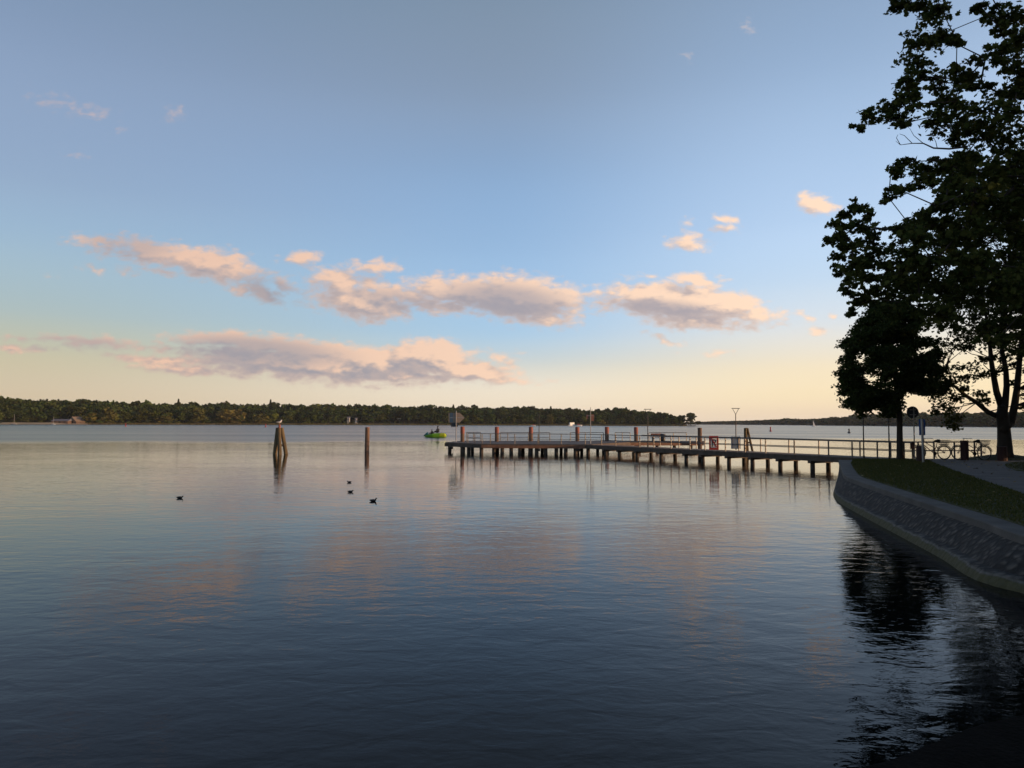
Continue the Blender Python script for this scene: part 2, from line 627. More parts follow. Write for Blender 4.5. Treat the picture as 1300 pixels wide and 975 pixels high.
def make_tree(name, label, cat, base, trunk_pts, trunk_r, clumps, leaf, per_spray, sprays, unit, bark, leafm, tmpl,
              rng, group=None, step=0.7, jit=0.07, sag=0.05, power=0.42, flat=0.45, base_idx=2, bare=(), limbs=()):
    """clumps: list of (centre Vector, (rx, ry, rz))"""
    root = thing(name, label, cat, base, 0, group)
    pts = list(trunk_pts)
    par0 = [-1] + list(range(len(pts) - 1))
    nodes, par, tips = grow(pts, [c for c, _ in clumps], step, jit, sag, rng, base_idx)
    mb = MB()
    extra = {i: trunk_r[i] for i in range(len(pts))}
    skeleton_mesh(mb, nodes, par, unit, power, max(trunk_r), 7, extra)
    cen, siz = [], []
    for i, (c, r) in enumerate(clumps):
        tip = nodes[tips[i]]
        ns = max(3, int(sprays * (r[0] * r[1] * r[2]) ** (1 / 3)))
        for s in range(ns):
            d = rng.normal(size=3)
            d /= np.linalg.norm(d)
            rad = rng.random() ** 0.45 * (1.0 + 0.35 * rng.random() ** 3)
            o = np.array(c) + d * np.array(r) * rad
            mb.tube([tip, Vector(o)], [0.016 * unit / 0.02, 0.006], 4, cap=False)
            k = int(per_spray * (0.6 + 0.8 * rng.random()))
            sr = 0.5 * (r[0] + r[2]) * 0.42
            e = rng.normal(size=(k, 3)) * np.array((sr, sr, sr * flat)) * 0.72
            # sprays droop away from the tip
            out = o - np.array(tip)
            nrm = np.linalg.norm(out) + 1e-6
            e[:, 2] -= 0.25 * np.linalg.norm(e[:, :2], axis=1)
            cen.append(o + e)
            siz.append(leaf * (0.5 + 0.85 * rng.random(k)))
    for pth, rr in bare:
        mb.tube(pth, rr, 5, cap=False)
    mb.build('trunk', bark, root, smooth=True)
    cen = np.concatenate(cen)
    siz = np.concatenate(siz)
    mesh_np('crown', leaves(cen, siz, tmpl, 0.25, rng), len(tmpl), leafm, root, root.location)
    return root


# ------------------------------------------------------------------ world: sky and clouds
def build_world():
    w = bpy.data.worlds.new('World')
    scene.world = w
    w.use_nodes = True
    nt = w.node_tree
    bg = nt.nodes['Background']
    sky = N(nt, 'ShaderNodeTexSky', sky_type='NISHITA')
    sky.sun_disc = False
    sky.sun_elevation = SUN_EL
    sky.sun_rotation = SUN_AZ
    sky.air_density, sky.dust_density, sky.ozone_density = 1.0, 1.2, 3.0
    sky.altitude = 0

    # clouds: soft ellipses in directions of the sky, frayed by noise
    def P(px, py):
        d = ray(px, py)
        return d.x / d.y, d.z / d.y
    blobs = [  # px, py, half width, half height, tilt (down to the right), strength
        (215, 325, 105, 17, 9, 1.0), (262, 334, 70, 20, 11, 1.35), (130, 306, 46, 9, 6, 0.8), (180, 312, 60, 13, 8, 0.9),
        (122, 341, 14, 9, 25, 0.55), (165, 345, 16, 8, 15, 0.35), (205, 345, 26, 8, 10, 0.55), (58, 350, 14, 4, 0, 0.3),
        (302, 322, 26, 7, 15, 0.5), (328, 372, 34, 12, 20, 1.0), (360, 360, 22, 11, 15, 0.8), (344, 380, 20, 7, 10, 0.8),
        (381, 327, 27, 11, -5, 0.95), (474, 339, 34, 10, 2, 0.95), (440, 345, 22, 6, 8, 0.5),
        (428, 358, 40, 18, 15, 1.2), (460, 385, 66, 22, 6, 1.4), (490, 368, 40, 14, 12, 1.2), (520, 375, 44, 16, 8, 1.0),
        (600, 370, 85, 22, 3, 1.5), (660, 378, 80, 30, 5, 1.6), (715, 371, 30, 9, 2, 0.9), (690, 405, 46, 12, 8, 1.0),
        (560, 390, 60, 12, 5, 0.9), (580, 402, 16, 6, 0, 0.4), (750, 374, 14, 6, 0, 0.4),
        (400, 462, 165, 24, 4, 1.6), (310, 434, 92, 11, 4, 1.2), (375, 442, 100, 16, 5, 1.2), (545, 453, 46, 22, 3, 1.9), (575, 466, 60, 14, 10, 1.5),
        (590, 470, 60, 16, 8, 1.6), (480, 460, 70, 20, 5, 1.5), (640, 483, 50, 5, 4, 0.8), (520, 478, 120, 8, 2, 1.0),
        (215, 458, 72, 8, 4, 1.1), (235, 468, 66, 8, 4, 1.1), (165, 452, 46, 5, 3, 0.6), (120, 434, 76, 9, 4, 0.85), (50, 431, 56, 6, 3, 0.6), (215, 440, 40, 8, 4, 0.7), (16, 443, 40, 6, 2, 0.8),
        (595, 445, 62, 5, 4, 0.6), (632, 453, 20, 9, 18, 0.75),
        (865, 385, 95, 25, 3, 1.6), (820, 375, 60, 18, -2, 1.3), (930, 392, 62, 18, 8, 1.4), (885, 358, 32, 10, 8, 1.2), (885, 408, 70, 12, 4, 1.2),
        (845, 430, 28, 6, 14, 0.75), (822, 351, 22, 5, 0, 0.45), (915, 349, 14, 5, 12, 0.4), (905, 447, 26, 5, -6, 0.4),
        (878, 306, 26, 11, 10, 0.85), (855, 310, 14, 6, 8, 0.6), (922, 276, 20, 7, 8, 0.75), (918, 289, 20, 7, 4, 0.65), (874, 285, 10, 6, 0, 0.35), (940, 288, 8, 4, 0, 0.3),
        (1036, 258, 27, 11, 14, 1.2), (1062, 266, 14, 8, 10, 0.6), (1020, 401, 18, 7, 8, 0.7), (1038, 420, 17, 6, 6, 0.7), (1058, 402, 9, 5, 0, 0.5),
        (85, 134, 44, 15, 14, 0.42), (112, 145, 18, 9, 15, 0.4), (222, 144, 14, 9, 0, 0.5), (158, 163, 11, 6, 0, 0.36), (107, 197, 18, 5, 10, 0.22),
        (873, 70, 10, 9, 20, 0.36), (948, 32, 13, 13, 30, 0.36),
    ]
    tc = N(nt, 'ShaderNodeTexCoord')
    sp = N(nt, 'ShaderNodeSeparateXYZ')
    nt.links.new(tc.outputs['Generated'], sp.inputs[0])

    def wm(op, *ins):
        n = N(nt, 'ShaderNodeMath', operation=op)
        for i, v in enumerate(ins):
            if isinstance(v, (int, float)):
                n.inputs[i].default_value = v
            else:
                nt.links.new(v, n.inputs[i])
        return n.outputs[0]

    def sstep(x, a, b, lo=0.0, hi=1.0):
        n = N(nt, 'ShaderNodeMapRange', interpolation_type='SMOOTHSTEP')
        n.inputs['From Min'].default_value = a
        n.inputs['From Max'].default_value = b
        n.inputs['To Min'].default_value = lo
        n.inputs['To Max'].default_value = hi
        nt.links.new(x, n.inputs['Value'])
        return n.outputs[0]

    def mixc(f, a, b, blend='MIX'):
        n = N(nt, 'ShaderNodeMix', data_type='RGBA', blend_type=blend)
        for i, v in ((0, f), (6, a), (7, b)):
            if isinstance(v, (int, float)):
                n.inputs[i].default_value = v
            elif isinstance(v, tuple):
                n.inputs[i].default_value = (*v, 1)
            else:
                nt.links.new(v, n.inputs[i])
        return n.outputs[2]
    yy = wm('MAXIMUM', sp.outputs['Y'], 0.05)
    u = wm('DIVIDE', sp.outputs['X'], yy)
    v = wm('DIVIDE', sp.outputs['Z'], yy)
    cb = N(nt, 'ShaderNodeCombineXYZ')
    nt.links.new(u, cb.inputs[0])
    nt.links.new(v, cb.inputs[1])

    def dens_group(sub, k):
        """node group: cloud thickness from the given ellipses, frayed by noise"""
        g = bpy.data.node_groups.new('cloud_density', 'ShaderNodeTree')
        g.interface.new_socket('Vector', in_out='INPUT', socket_type='NodeSocketVector')
        g.interface.new_socket('Raw', in_out='OUTPUT', socket_type='NodeSocketFloat')
        p = g.nodes.new('NodeGroupInput').outputs[0]
        go = g.nodes.new('NodeGroupOutput')

        def op(typ, o_, *ins):
            n = g.nodes.new(typ)
            n.operation = o_
            for i, v in enumerate(ins):
                if isinstance(v, (int, float, tuple)):
                    n.inputs[i].default_value = v
                else:
                    g.links.new(v, n.inputs[i])
            return n

        def gm(o_, *ins):
            return op('ShaderNodeMath', o_, *ins).outputs[0]

        def vm(o_, *ins):
            return op('ShaderNodeVectorMath', o_, *ins)
        wn = N(g, 'ShaderNodeTexNoise', noise_dimensions='2D')
        wn.inputs['Scale'].default_value = 22 + k * 1e-4
        wn.inputs['Detail'].default_value = 3
        g.links.new(p, wn.inputs['Vector'])
        wb = vm('ADD', vm('MULTIPLY_ADD', wn.outputs['Color'], (0.045, 0.018, 0), p).outputs[0], (-0.0225, -0.009, 0)).outputs[0]
        cur = None
        for (px, py, hw, hh, tilt, st) in sub:
            u_, v_ = P(px, py)
            mp = N(g, 'ShaderNodeMapping', vector_type='TEXTURE')
            mp.inputs['Location'].default_value = (u_, v_, 0)
            mp.inputs['Rotation'].default_value = (0, 0, -R(tilt))
            mp.inputs['Scale'].default_value = (hw * 1.42 / F, hh * 1.32 / F, 1)
            g.links.new(wb, mp.inputs['Vector'])
            m = gm('MULTIPLY_ADD', vm('LENGTH', mp.outputs[0]).outputs['Value'], -st, st)
            cur = gm('MAXIMUM', m, -1.0) if cur is None else gm('SMOOTH_MAX', cur, m, 0.25)
        nm = N(g, 'ShaderNodeMapping')
        nm.inputs['Scale'].default_value = (1, 2.1, 1)
        nm.inputs['Rotation'].default_value = (0, 0, R(-6))
        g.links.new(p, nm.inputs['Vector'])
        nz = N(g, 'ShaderNodeTexNoise', noise_dimensions='2D')
        nz.inputs['Scale'].default_value = 36 + k * 1e-4
        nz.inputs['Detail'].default_value = 8
        nz.inputs['Roughness'].default_value = 0.66
        nz.inputs['Distortion'].default_value = 0.25
        g.links.new(nm.outputs[0], nz.inputs['Vector'])
        vo = N(g, 'ShaderNodeTexVoronoi', feature='SMOOTH_F1', voronoi_dimensions='2D')
        vo.inputs['Scale'].default_value = 60 + k * 1e-4
        vo.inputs['Smoothness'].default_value = 0.6
        g.links.new(nm.outputs[0], vo.inputs['Vector'])
        raw = gm('ADD', cur, gm('MULTIPLY_ADD', nz.outputs['Fac'], CL['fray'], -0.5 * CL['fray']))
        g.links.new(gm('ADD', raw, gm('MULTIPLY_ADD', vo.outputs['Distance'], -0.32, 0.13)), go.inputs[0])
        return g

    def use(g, off):
        n = N(nt, 'ShaderNodeGroup')
        n.node_tree = g
        nt.links.new(cb2.outputs[0] if off else cb.outputs[0], n.inputs[0])
        return n.outputs[0]
    cb2 = N(nt, 'ShaderNodeVectorMath', operation='ADD')
    nt.links.new(cb.outputs[0], cb2.inputs[0])
    cb2.inputs[1].default_value = (0.015, 0.015, 0)
    # the clear sky, corrected for the evening haze low over the lake
    el = wm('ARCSINE', sp.outputs['Z'])
    el01 = wm('DIVIDE', el, R(60))

    def grad(cols):
        n = N(nt, 'ShaderNodeValToRGB')
        n.color_ramp.interpolation = 'CARDINAL'
        e = n.color_ramp.elements
        while len(e) > 1:
            e.remove(e[-1])
        for i, (deg, c) in enumerate(cols):
            k = e[0] if i == 0 else e.new(deg / 60)
            k.position = deg / 60
            k.color = (*lin(*c), 1)
        nt.links.new(el01, n.inputs['Fac'])
        return n.outputs['Color']
    # the evening sky by azimuth: dusky away from the sun, pale and golden towards it
    hl = wm('MAXIMUM', wm('SQRT', wm('ADD', wm('MULTIPLY', sp.outputs['X'], sp.outputs['X']), wm('MULTIPLY', sp.outputs['Y'], sp.outputs['Y']))), 0.001)
    sa = wm('DIVIDE', sp.outputs['X'], hl)
    gr = mixc(sstep(sa, -0.62, 0.06), grad(CL['west']), grad(CL['mid']))
    gr = mixc(sstep(sa, -0.05, 0.42), gr, grad(CL['east']))
    gr = mixc(sstep(sa, 0.4, 1.0), gr, mixc(1.0, grad(CL['sunset']), (1.25, 1.2, 1.15), 'MULTIPLY'))
    base = mixc(CL['mix'], sky.outputs['Color'], mixc(1.0, gr, (CL['gain'],) * 3, 'MULTIPLY'))
    front = wm('MULTIPLY', sstep(sp.outputs['Y'], 0.05, 0.15), sstep(sp.outputs['Z'], 0.0, 0.02))
    az = sstep(u, -0.6, 0.5)                       # nearer the sun the clouds are paler
    litc = mixc(az, CL['lit_far'], CL['lit_near'])
    shc = mixc(az, CL['sh_far'], CL['sh_near'])

    belly = None                                   # the thick middles, where the low sun does not reach
    for (px, py, hw, hh, tilt, st) in ((345, 370, 52, 26, 18, 0.8), (640, 382, 95, 26, 4, 0.75), (320, 446, 140, 24, 4, 0.7), (845, 392, 75, 14, 4, 0.6), (160, 310, 70, 22, 6, 0.5), (90, 436, 120, 14, 3, 0.6), (500, 383, 60, 18, 10, 0.5)):
        u_, v_ = P(px, py)
        mp = N(nt, 'ShaderNodeMapping', vector_type='TEXTURE')
        mp.inputs['Location'].default_value = (u_, v_, 0)
        mp.inputs['Rotation'].default_value = (0, 0, -R(tilt))
        mp.inputs['Scale'].default_value = (hw * 1.2 / F, hh * 1.2 / F, 1)
        nt.links.new(cb.outputs[0], mp.inputs['Vector'])
        ln_ = N(nt, 'ShaderNodeVectorMath', operation='LENGTH')
        nt.links.new(mp.outputs[0], ln_.inputs[0])
        m_ = sstep(ln_.outputs['Value'], 1.0, 0.3, 0.0, st)
        belly = m_ if belly is None else wm('MAXIMUM', belly, m_)

    def background(col):
        n = N(nt, 'ShaderNodeBackground')
        nt.links.new(col, n.inputs['Color'])
        n.inputs['Strength'].default_value = CL['strength']
        return n.outputs[0]
    clear = background(base)
    counter = [0]

    def reach(bl):
        u_, v_ = P(bl[0], bl[1])
        q = (1 + 0.45 / bl[5]) * 1.5 / F
        c_, s_ = abs(math.cos(R(bl[4]))), abs(math.sin(R(bl[4])))
        ex = math.hypot(bl[2] * q * c_, bl[3] * q * s_) + 0.03
        ey = math.hypot(bl[2] * q * s_, bl[3] * q * c_) + 0.02
        return u_ - ex, u_ + ex, v_ - ey, v_ + ey
    boxes = [reach(bl) for bl in blobs]

    def cell(u0, u1, v0, v1, depth):
        sub = [i for i, q in enumerate(boxes) if q[0] < u1 and q[1] > u0 and q[2] < v1 and q[3] > v0]
        if not sub:
            return clear
        if len(sub) <= 6 or depth >= 6:
            counter[0] += 1
            k = counter[0]
            sb = [blobs[i] for i in sub]
            g = dens_group(sb, k)
            d0, d1 = use(g, False), use(g, True)
            alpha = wm('MULTIPLY', wm('MULTIPLY', sstep(d0, 0.05, CL['soft']), front), sstep(v, 0.30, 0.40, 0.94, 0.5))
            lit = sstep(wm('SUBTRACT', d0, wm('MAXIMUM', d1, -0.1)), *CL['lit'])
            thick = sstep(d0, 0.25, 1.3)           # thin veils glow through, thick bellies go grey
            lit = wm('MULTIPLY_ADD', wm('SUBTRACT', 1.0, lit), wm('MULTIPLY_ADD', thick, -CL['thin'], CL['thin']), lit)
            lit = wm('MULTIPLY', lit, wm('SUBTRACT', 1.0, belly))
            cloudc = mixc(lit, shc, litc)
            return background(mixc(alpha, base, mixc(1.0, cloudc, (CL['gain'],) * 3, 'MULTIPLY')))
        horizontal = (u1 - u0) > 1.6 * (v1 - v0)
        if horizontal:
            m_ = (u0 + u1) / 2
            a_, b_ = cell(u0, m_, v0, v1, depth + 1), cell(m_, u1, v0, v1, depth + 1)
            f_ = wm('GREATER_THAN', u, m_)
        else:
            m_ = (v0 + v1) / 2
            a_, b_ = cell(u0, u1, v0, m_, depth + 1), cell(u0, u1, m_, v1, depth + 1)
            f_ = wm('GREATER_THAN', v, m_)
        mx = N(nt, 'ShaderNodeMixShader')
        nt.links.new(f_, mx.inputs[0])
        nt.links.new(a_, mx.inputs[1])
        nt.links.new(b_, mx.inputs[2])
        return mx.outputs[0]
    tree_ = cell(-0.80, 0.80, 0.0, 0.64, 0)
    ins = wm('MULTIPLY', wm('LESS_THAN', wm('ABSOLUTE', u), 0.8), wm('LESS_THAN', v, 0.64))
    ins = wm('MULTIPLY', ins, wm('GREATER_THAN', front, 0.0))
    mx = N(nt, 'ShaderNodeMixShader')
    nt.links.new(ins, mx.inputs[0])
    nt.links.new(clear, mx.inputs[1])
    nt.links.new(tree_, mx.inputs[2])
    nt.links.new(mx.outputs[0], nt.nodes['World Output'].inputs['Surface'])
    nt.nodes.remove(bg)
    w.cycles.sampling_method = 'MANUAL'
    w.cycles.sample_map_resolution = 256


def lin(r, g, b):
    return tuple((x / 255 / 12.92 if x <= 10 else ((x / 255 + 0.055) / 1.055) ** 2.4) for x in (r, g, b))


CL = dict(
    strength=0.1, gain=10.0, mix=0.9, fray=1.15, soft=0.78, lit=(-0.28, 0.70), thin=0.50,
    lit_far=lin(229, 190, 166), lit_near=lin(255, 220, 190), sh_far=lin(146, 146, 157), sh_near=lin(170, 159, 163),
    west=[(0, (214, 196, 164)), (2.2, (212, 196, 168)), (4.6, (198, 193, 168)), (7, (176, 190, 188)), (11.3, (160, 186, 206)), (15.5, (149, 172, 200)), (23.4, (137, 158, 188)), (32, (113, 137, 164)), (45, (88, 110, 140)), (60, (70, 90, 120))],
    mid=[(0, (240, 222, 198)), (1.4, (246, 230, 206)), (3, (238, 229, 212)), (4.6, (208, 215, 214)), (6.6, (176, 206, 230)), (9.5, (165, 198, 230)), (13, (153, 187, 223)), (18.5, (141, 172, 208)), (24, (136, 157, 184)), (32, (122, 142, 164)), (45, (92, 114, 142)), (60, (72, 92, 122))],
    east=[(0, (244, 220, 194)), (1.2, (254, 230, 194)), (2.6, (255, 234, 196)), (4.6, (246, 232, 206)), (7, (226, 230, 232)), (10, (202, 222, 242)), (14.3, (186, 212, 242)), (23.4, (158, 184, 216)), (32, (132, 155, 184)), (45, (98, 120, 150)), (60, (76, 96, 126))],
    sunset=[(0, (255, 214, 150)), (3, (255, 232, 175)), (8, (250, 238, 215)), (15, (215, 228, 245)), (30, (160, 182, 212)), (45, (110, 132, 162)), (60, (80, 100, 132))],
)
build_world()
scene.cycles.max_bounces = 6
scene.cycles.diffuse_bounces = 2
scene.cycles.glossy_bounces = 3
scene.cycles.transmission_bounces = 3
scene.cycles.sample_clamp_indirect = 6

sun = bpy.data.lights.new('sun', 'SUN')
sun.energy = 4.0
sun.angle = R(0.5)
sun.color = (1.0, 0.61, 0.33)
sun_o = bpy.data.objects.new('sun', sun)
COL.objects.link(sun_o)
sun_o.rotation_euler = SDIR.to_track_quat('Z', 'Y').to_euler()

scene.view_settings.view_transform = 'Standard'
scene.view_settings.look = 'None'
scene.view_settings.gamma = 1
scene.view_settings.exposure = 0.12

# ------------------------------------------------------------------ lake
mb = MB()
S = 2800
mb.add([(-S, -140, 0), (S, -140, 0), (S, 2950, 0), (-S, 2950, 0)], [(0, 1, 2, 3)])
o = mb.build('lake_water', M['water'])
prop(o, 'rippled evening lake reflecting the sky and clouds', 'lake', kind='structure')

hz = bpy.data.materials.new('haze')
hz.use_nodes = True
hn = hz.node_tree
hn.nodes.remove(hn.nodes['Principled BSDF'])
pv = N(hn, 'ShaderNodeVolumePrincipled')
pv.inputs['Color'].default_value = (0.86, 0.88, 0.92, 1)
pv.inputs['Density'].default_value = HAZE
pv.inputs['Anisotropy'].default_value = 0.0
hn.links.new(pv.outputs[0], hn.nodes['Material Output'].inputs['Volume'])
mb = MB()
mb.box((0, 1400, 29), (5800, 3200, 64))
o = mb.build('haze', hz)
prop(o, 'thin evening haze over the lake', 'haze', kind='stuff')

# ------------------------------------------------------------------ quay: land, lawn, paths, wall
outer_px = [(1065.4, 584), (1067.5, 590), (1069.5, 596), (1074.6, 604), (1091, 610.5), (1111.5, 617.5), (1150, 630), (1200, 646), (1250, 662), (1300, 680)]
OUT = [Vector(at(x, y, GZ)).xy for x, y in outer_px]
OUT += [Vector(p) for p in ((8.25, 10.9), (7.9, 8.6), (7.75, 6.2))]
# the low landing in front of the camera
NEAR = [Vector((7.9, 6.1)), Vector((6.2, 5.75))] + [Vector(at(x, y, GZ)).xy for x, y in ((1300, 905), (1190, 938), (1080, 975))]
NEAR += [Vector(p) for p in ((0.3, 3.45), (-3, 2.9), (-9, 2.4), (-30, 1.5))]


def smooth_line(pts, n=4):
    out = []
    for i in range(len(pts) - 1):
        p0, p1, p2, p3 = pts[max(i - 1, 0)], pts[i], pts[i + 1], pts[min(i + 2, len(pts) - 1)]
        for k in range(n):
            t = k / n
            out.append(0.5 * ((2 * p1) + (p2 - p0) * t + (2 * p0 - 5 * p1 + 4 * p2 - p3) * t * t + (3 * p1 - p0 - 3 * p2 + p3) * t ** 3))
    out.append(pts[-1])
    return out


EDGE = smooth_line(OUT)


def offset(line, d):
    res = []
    for i, p in enumerate(line):
        a, b = line[max(i - 1, 0)], line[min(i + 1, len(line) - 1)]
        t = (b - a).normalized()
        n = Vector((-t.y, t.x))      # left of travel (far -> near -> left): towards the land side
        res.append(p + n * d)
    return res


COPW = 0.42
INNER = offset(EDGE, COPW)
NEDGE = smooth_line(NEAR)
# (the land lies on the left-hand side of the line walked from the pier towards the camera)
back = [Vector(at(x, y, GZ)).xy for x, y in ((1085, 583.2), (1120, 582.6), (1160, 582.2), (1230, 582.2), (1300, 582.2))]
far_right = [Vector((60, back[-1].y + 1)), Vector((220, 60)), Vector((220, -60)), Vector((-30, -60))]
land = INNER[:] + offset(NEDGE, 0.9)[2:] + [Vector((-30, -60))] + [Vector((220, -60)), Vector((220, 60)), Vector((60, back[-1].y + 1))] + back[::-1]
mb = MB()
mb.prism([(p.x, p.y) for p in land], -0.6, GZ - 0.004)
prop(mb.build('path', M['path']), 'grey gravel path and ground on the quay', 'path', kind='structure')

# wall: battered stone face and a smooth coping on it
wall = thing('quay_wall', 'curving stone quay wall with pale coping and algae along the water line', 'wall', (*OUT[4], 0))
mb = MB()
n = len(EDGE)
vs, fs = [], []
rows = [(-0.60, -0.4), (-0.55, 0.0), (-0.50, 0.10), (-0.46, 0.17), (-0.36, 0.20), (-0.27, 0.33), (-0.16, 0.47), (-0.05, GZ - 0.15), (0.0, GZ - 0.12)]


def taper(d):
    # the toe draws in at the head of the quay under the pier
    a, full = offset(EDGE, d * 0.06), offset(EDGE, d)
    return [p.lerp(q, min(1, i / 16) + 0.018 * max(0, i - 16)) for i, (p, q) in enumerate(zip(a, full))]


lines = [taper(r[0]) for r in rows]
for j, (d, z) in enumerate(rows):
    for i in range(n):
        vs.append((lines[j][i].x, lines[j][i].y, z))
for j in range(len(rows) - 1):
    for i in range(n - 1):
        fs.append((j * n + i, j * n + i + 1, (j + 1) * n + i + 1, (j + 1) * n + i))
mb.add(vs, fs)
# end face under the pier
e0 = [(*lines[j][0], rows[j][1]) for j in range(len(rows))]
i0 = back[0]
mb.add(e0 + [(i0.x, i0.y, GZ - 0.12), (i0.x, i0.y, -0.5)], [tuple(range(len(rows) + 2))])
mb.build('wall_face', M['stone_wall'], wall, smooth=False)
mb = MB()
c_out = offset(EDGE, -0.03)
vs, fs = [], []
prof = [(-0.03, GZ - 0.16), (-0.03, GZ - 0.015), (-0.012, GZ + 0.004), (COPW, GZ + 0.004), (COPW, GZ - 0.16)]
pl = [offset(EDGE, p[0]) for p in prof]
for j in range(len(prof)):
    for i in range(n):
        vs.append((pl[j][i].x, pl[j][i].y, prof[j][1]))
for j in range(len(prof) - 1):
    for i in range(n - 1):
        fs.append((j * n + i, j * n + i + 1, (j + 1) * n + i + 1, (j + 1) * n + i))
fs.append(tuple(j * n for j in range(len(prof))))
mb.add(vs, fs)
mb.build('coping', M['coping'], wall)

# landing: a plain dark concrete kerb wall
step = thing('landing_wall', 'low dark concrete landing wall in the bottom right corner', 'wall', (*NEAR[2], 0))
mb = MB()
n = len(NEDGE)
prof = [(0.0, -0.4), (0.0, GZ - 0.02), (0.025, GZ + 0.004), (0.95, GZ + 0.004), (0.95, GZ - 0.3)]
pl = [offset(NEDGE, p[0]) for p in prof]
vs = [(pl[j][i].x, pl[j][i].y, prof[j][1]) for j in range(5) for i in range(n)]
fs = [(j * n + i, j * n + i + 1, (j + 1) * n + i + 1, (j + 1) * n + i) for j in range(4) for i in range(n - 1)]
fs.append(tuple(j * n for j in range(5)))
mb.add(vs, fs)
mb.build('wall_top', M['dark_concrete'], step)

# lawn between the coping and the path
path_edge = [(1180, 585.2), (1188, 589.5), (1205, 596), (1240, 608.5), (1270, 618.5), (1300, 629), (1345, 646), (1420, 680)]
PE = [Vector(at(x, y, GZ)).xy for x, y in path_edge]
inn = [p for p in INNER[:41]]
lawn_poly = [Vector(at(1083, 583.9, GZ)).xy] + inn[3:] + PE[::-1] + [Vector(at(1140, 583.4, GZ)).xy]
mb = MB()
mb.prism([(p.x, p.y) for p in lawn_poly], GZ - 0.1, GZ + 0.03)
prop(mb.build('lawn', M['lawn']), 'mown dark lawn behind the quay coping', 'lawn', kind='structure')
isl = [(1276, 590.5), (1281, 588.3), (1300, 587.0), (1360, 586.6), (1420, 590), (1380, 601), (1300, 598.5), (1285, 595.5), (1278, 593)]
ISL = [Vector(at(x, y, GZ)).xy for x, y in isl]
mb = MB()
mb.prism([(p.x, p.y) for p in smooth_line(ISL + [ISL[0]], 3)[:-1]], GZ - 0.1, GZ + 0.035)
prop(mb.build('lawn', M['lawn']), 'small grass island in the path', 'lawn', kind='structure')
# grassy mound round the foot of the big trunk
tb = at(1275, 583.5, GZ)
mb = MB()
vs, fs = [], []
rings = [(0.0, 0.26), (0.5, 0.24), (1.0, 0.15), (1.6, 0.05), (2.2, -0.02)]
for r, z in rings:
    for k in range(20):
        a = 2 * math.pi * k / 20
        q = r * (1 + 0.1 * math.sin(3 * a + r))
        vs.append((tb.x + 1.2 * q * math.cos(a), tb.y + q * 0.5 * math.sin(a) + 0.1, GZ + z))
for j in range(len(rings) - 1):
    for k in range(20):
        fs.append((j * 20 + k, j * 20 + (k + 1) % 20, (j + 1) * 20 + (k + 1) % 20, (j + 1) * 20 + k))
mb.add(vs, fs)
prop(mb.build('ground_mound', M['lawn'], smooth=True), 'low grassy mound round the big trunk', 'ground', kind='structure')


def in_poly(x, y, poly):
    ins = False
    j = len(poly) - 1
    for i in range(len(poly)):
        a, b = poly[i], poly[j]
        if (a.y > y) != (b.y > y) and x < (b.x - a.x) * (y - a.y) / (b.y - a.y) + a.x:
            ins = not ins
        j = i
    return ins


xs = [p.x for p in lawn_poly]
ys = [p.y for p in lawn_poly]
pts = []
while len(pts) < 26000:
    x, y = random.uniform(min(xs), max(xs)), random.uniform(min(ys), max(ys))
    if in_poly(x, y, lawn_poly):
        pts.append((x, y, GZ + 0.03))
for i in range(5000):
    x, y = random.uniform(min(p.x for p in ISL), max(p.x for p in ISL)), random.uniform(min(p.y for p in ISL), max(p.y for p in ISL))
    if in_poly(x, y, ISL):
        pts.append((x, y, GZ + 0.035))
for i in range(900):
    a, r = random.uniform(0, 6.28), random.uniform(0.4, 1.9)
    pts.append((tb.x + 1.2 * r * math.cos(a), tb.y + 0.5 * r * math.sin(a) + 0.1, GZ + 0.26 - 0.13 * r))
pts = np.array(pts)
k = len(pts)
hh = 0.03 + 0.05 * RNG.random(k) ** 2
an = RNG.random(k) * math.pi
wv = np.stack([np.cos(an), np.sin(an), np.zeros(k)], 1) * 0.016
ln = np.stack([RNG.normal(size=k), RNG.normal(size=k), np.zeros(k)], 1) * 0.025
tri = np.stack([pts - wv, pts + wv, pts + ln + np.stack([np.zeros(k), np.zeros(k), hh], 1)], 1)
o = mesh_np('grass', tri.reshape(-1, 3), 3, M['grass'])
prop(o, 'short grass blades over the quay lawns', 'grass', kind='stuff')

fl = []
while len(fl) < 420:
    x, y = random.uniform(min(xs), max(xs) + 6), random.uniform(min(ys), max(ys))
    if in_poly(x, y, land):
        fl.append((x, y, GZ + (0.045 if in_poly(x, y, lawn_poly) else 0.012)))
fl = np.array(fl)
o = mesh_np('fallen_leaves', leaves(fl, 0.07 + 0.05 * RNG.random(len(fl)), MAPLE, 1.6, RNG), len(MAPLE), M['dry_leaf'])
prop(o, 'scattered fallen leaves on the lawn and path', 'leaves', kind='stuff')

# ------------------------------------------------------------------ pier
def line_at_px(a, b, px):
    """point on the line a-b seen at picture column px"""
    lo, hi = -0.6, 1.6
    f = lambda t: pix((a.x + (b.x - a.x) * t, a.y + (b.y - a.y) * t, a.z))[0] - px
    s = f(lo) > 0
    for _ in range(50):
        m = (lo + hi) / 2
        if (f(m) > 0) == s:
            lo = m
        else:
            hi = m
    return a + (b - a) * lo


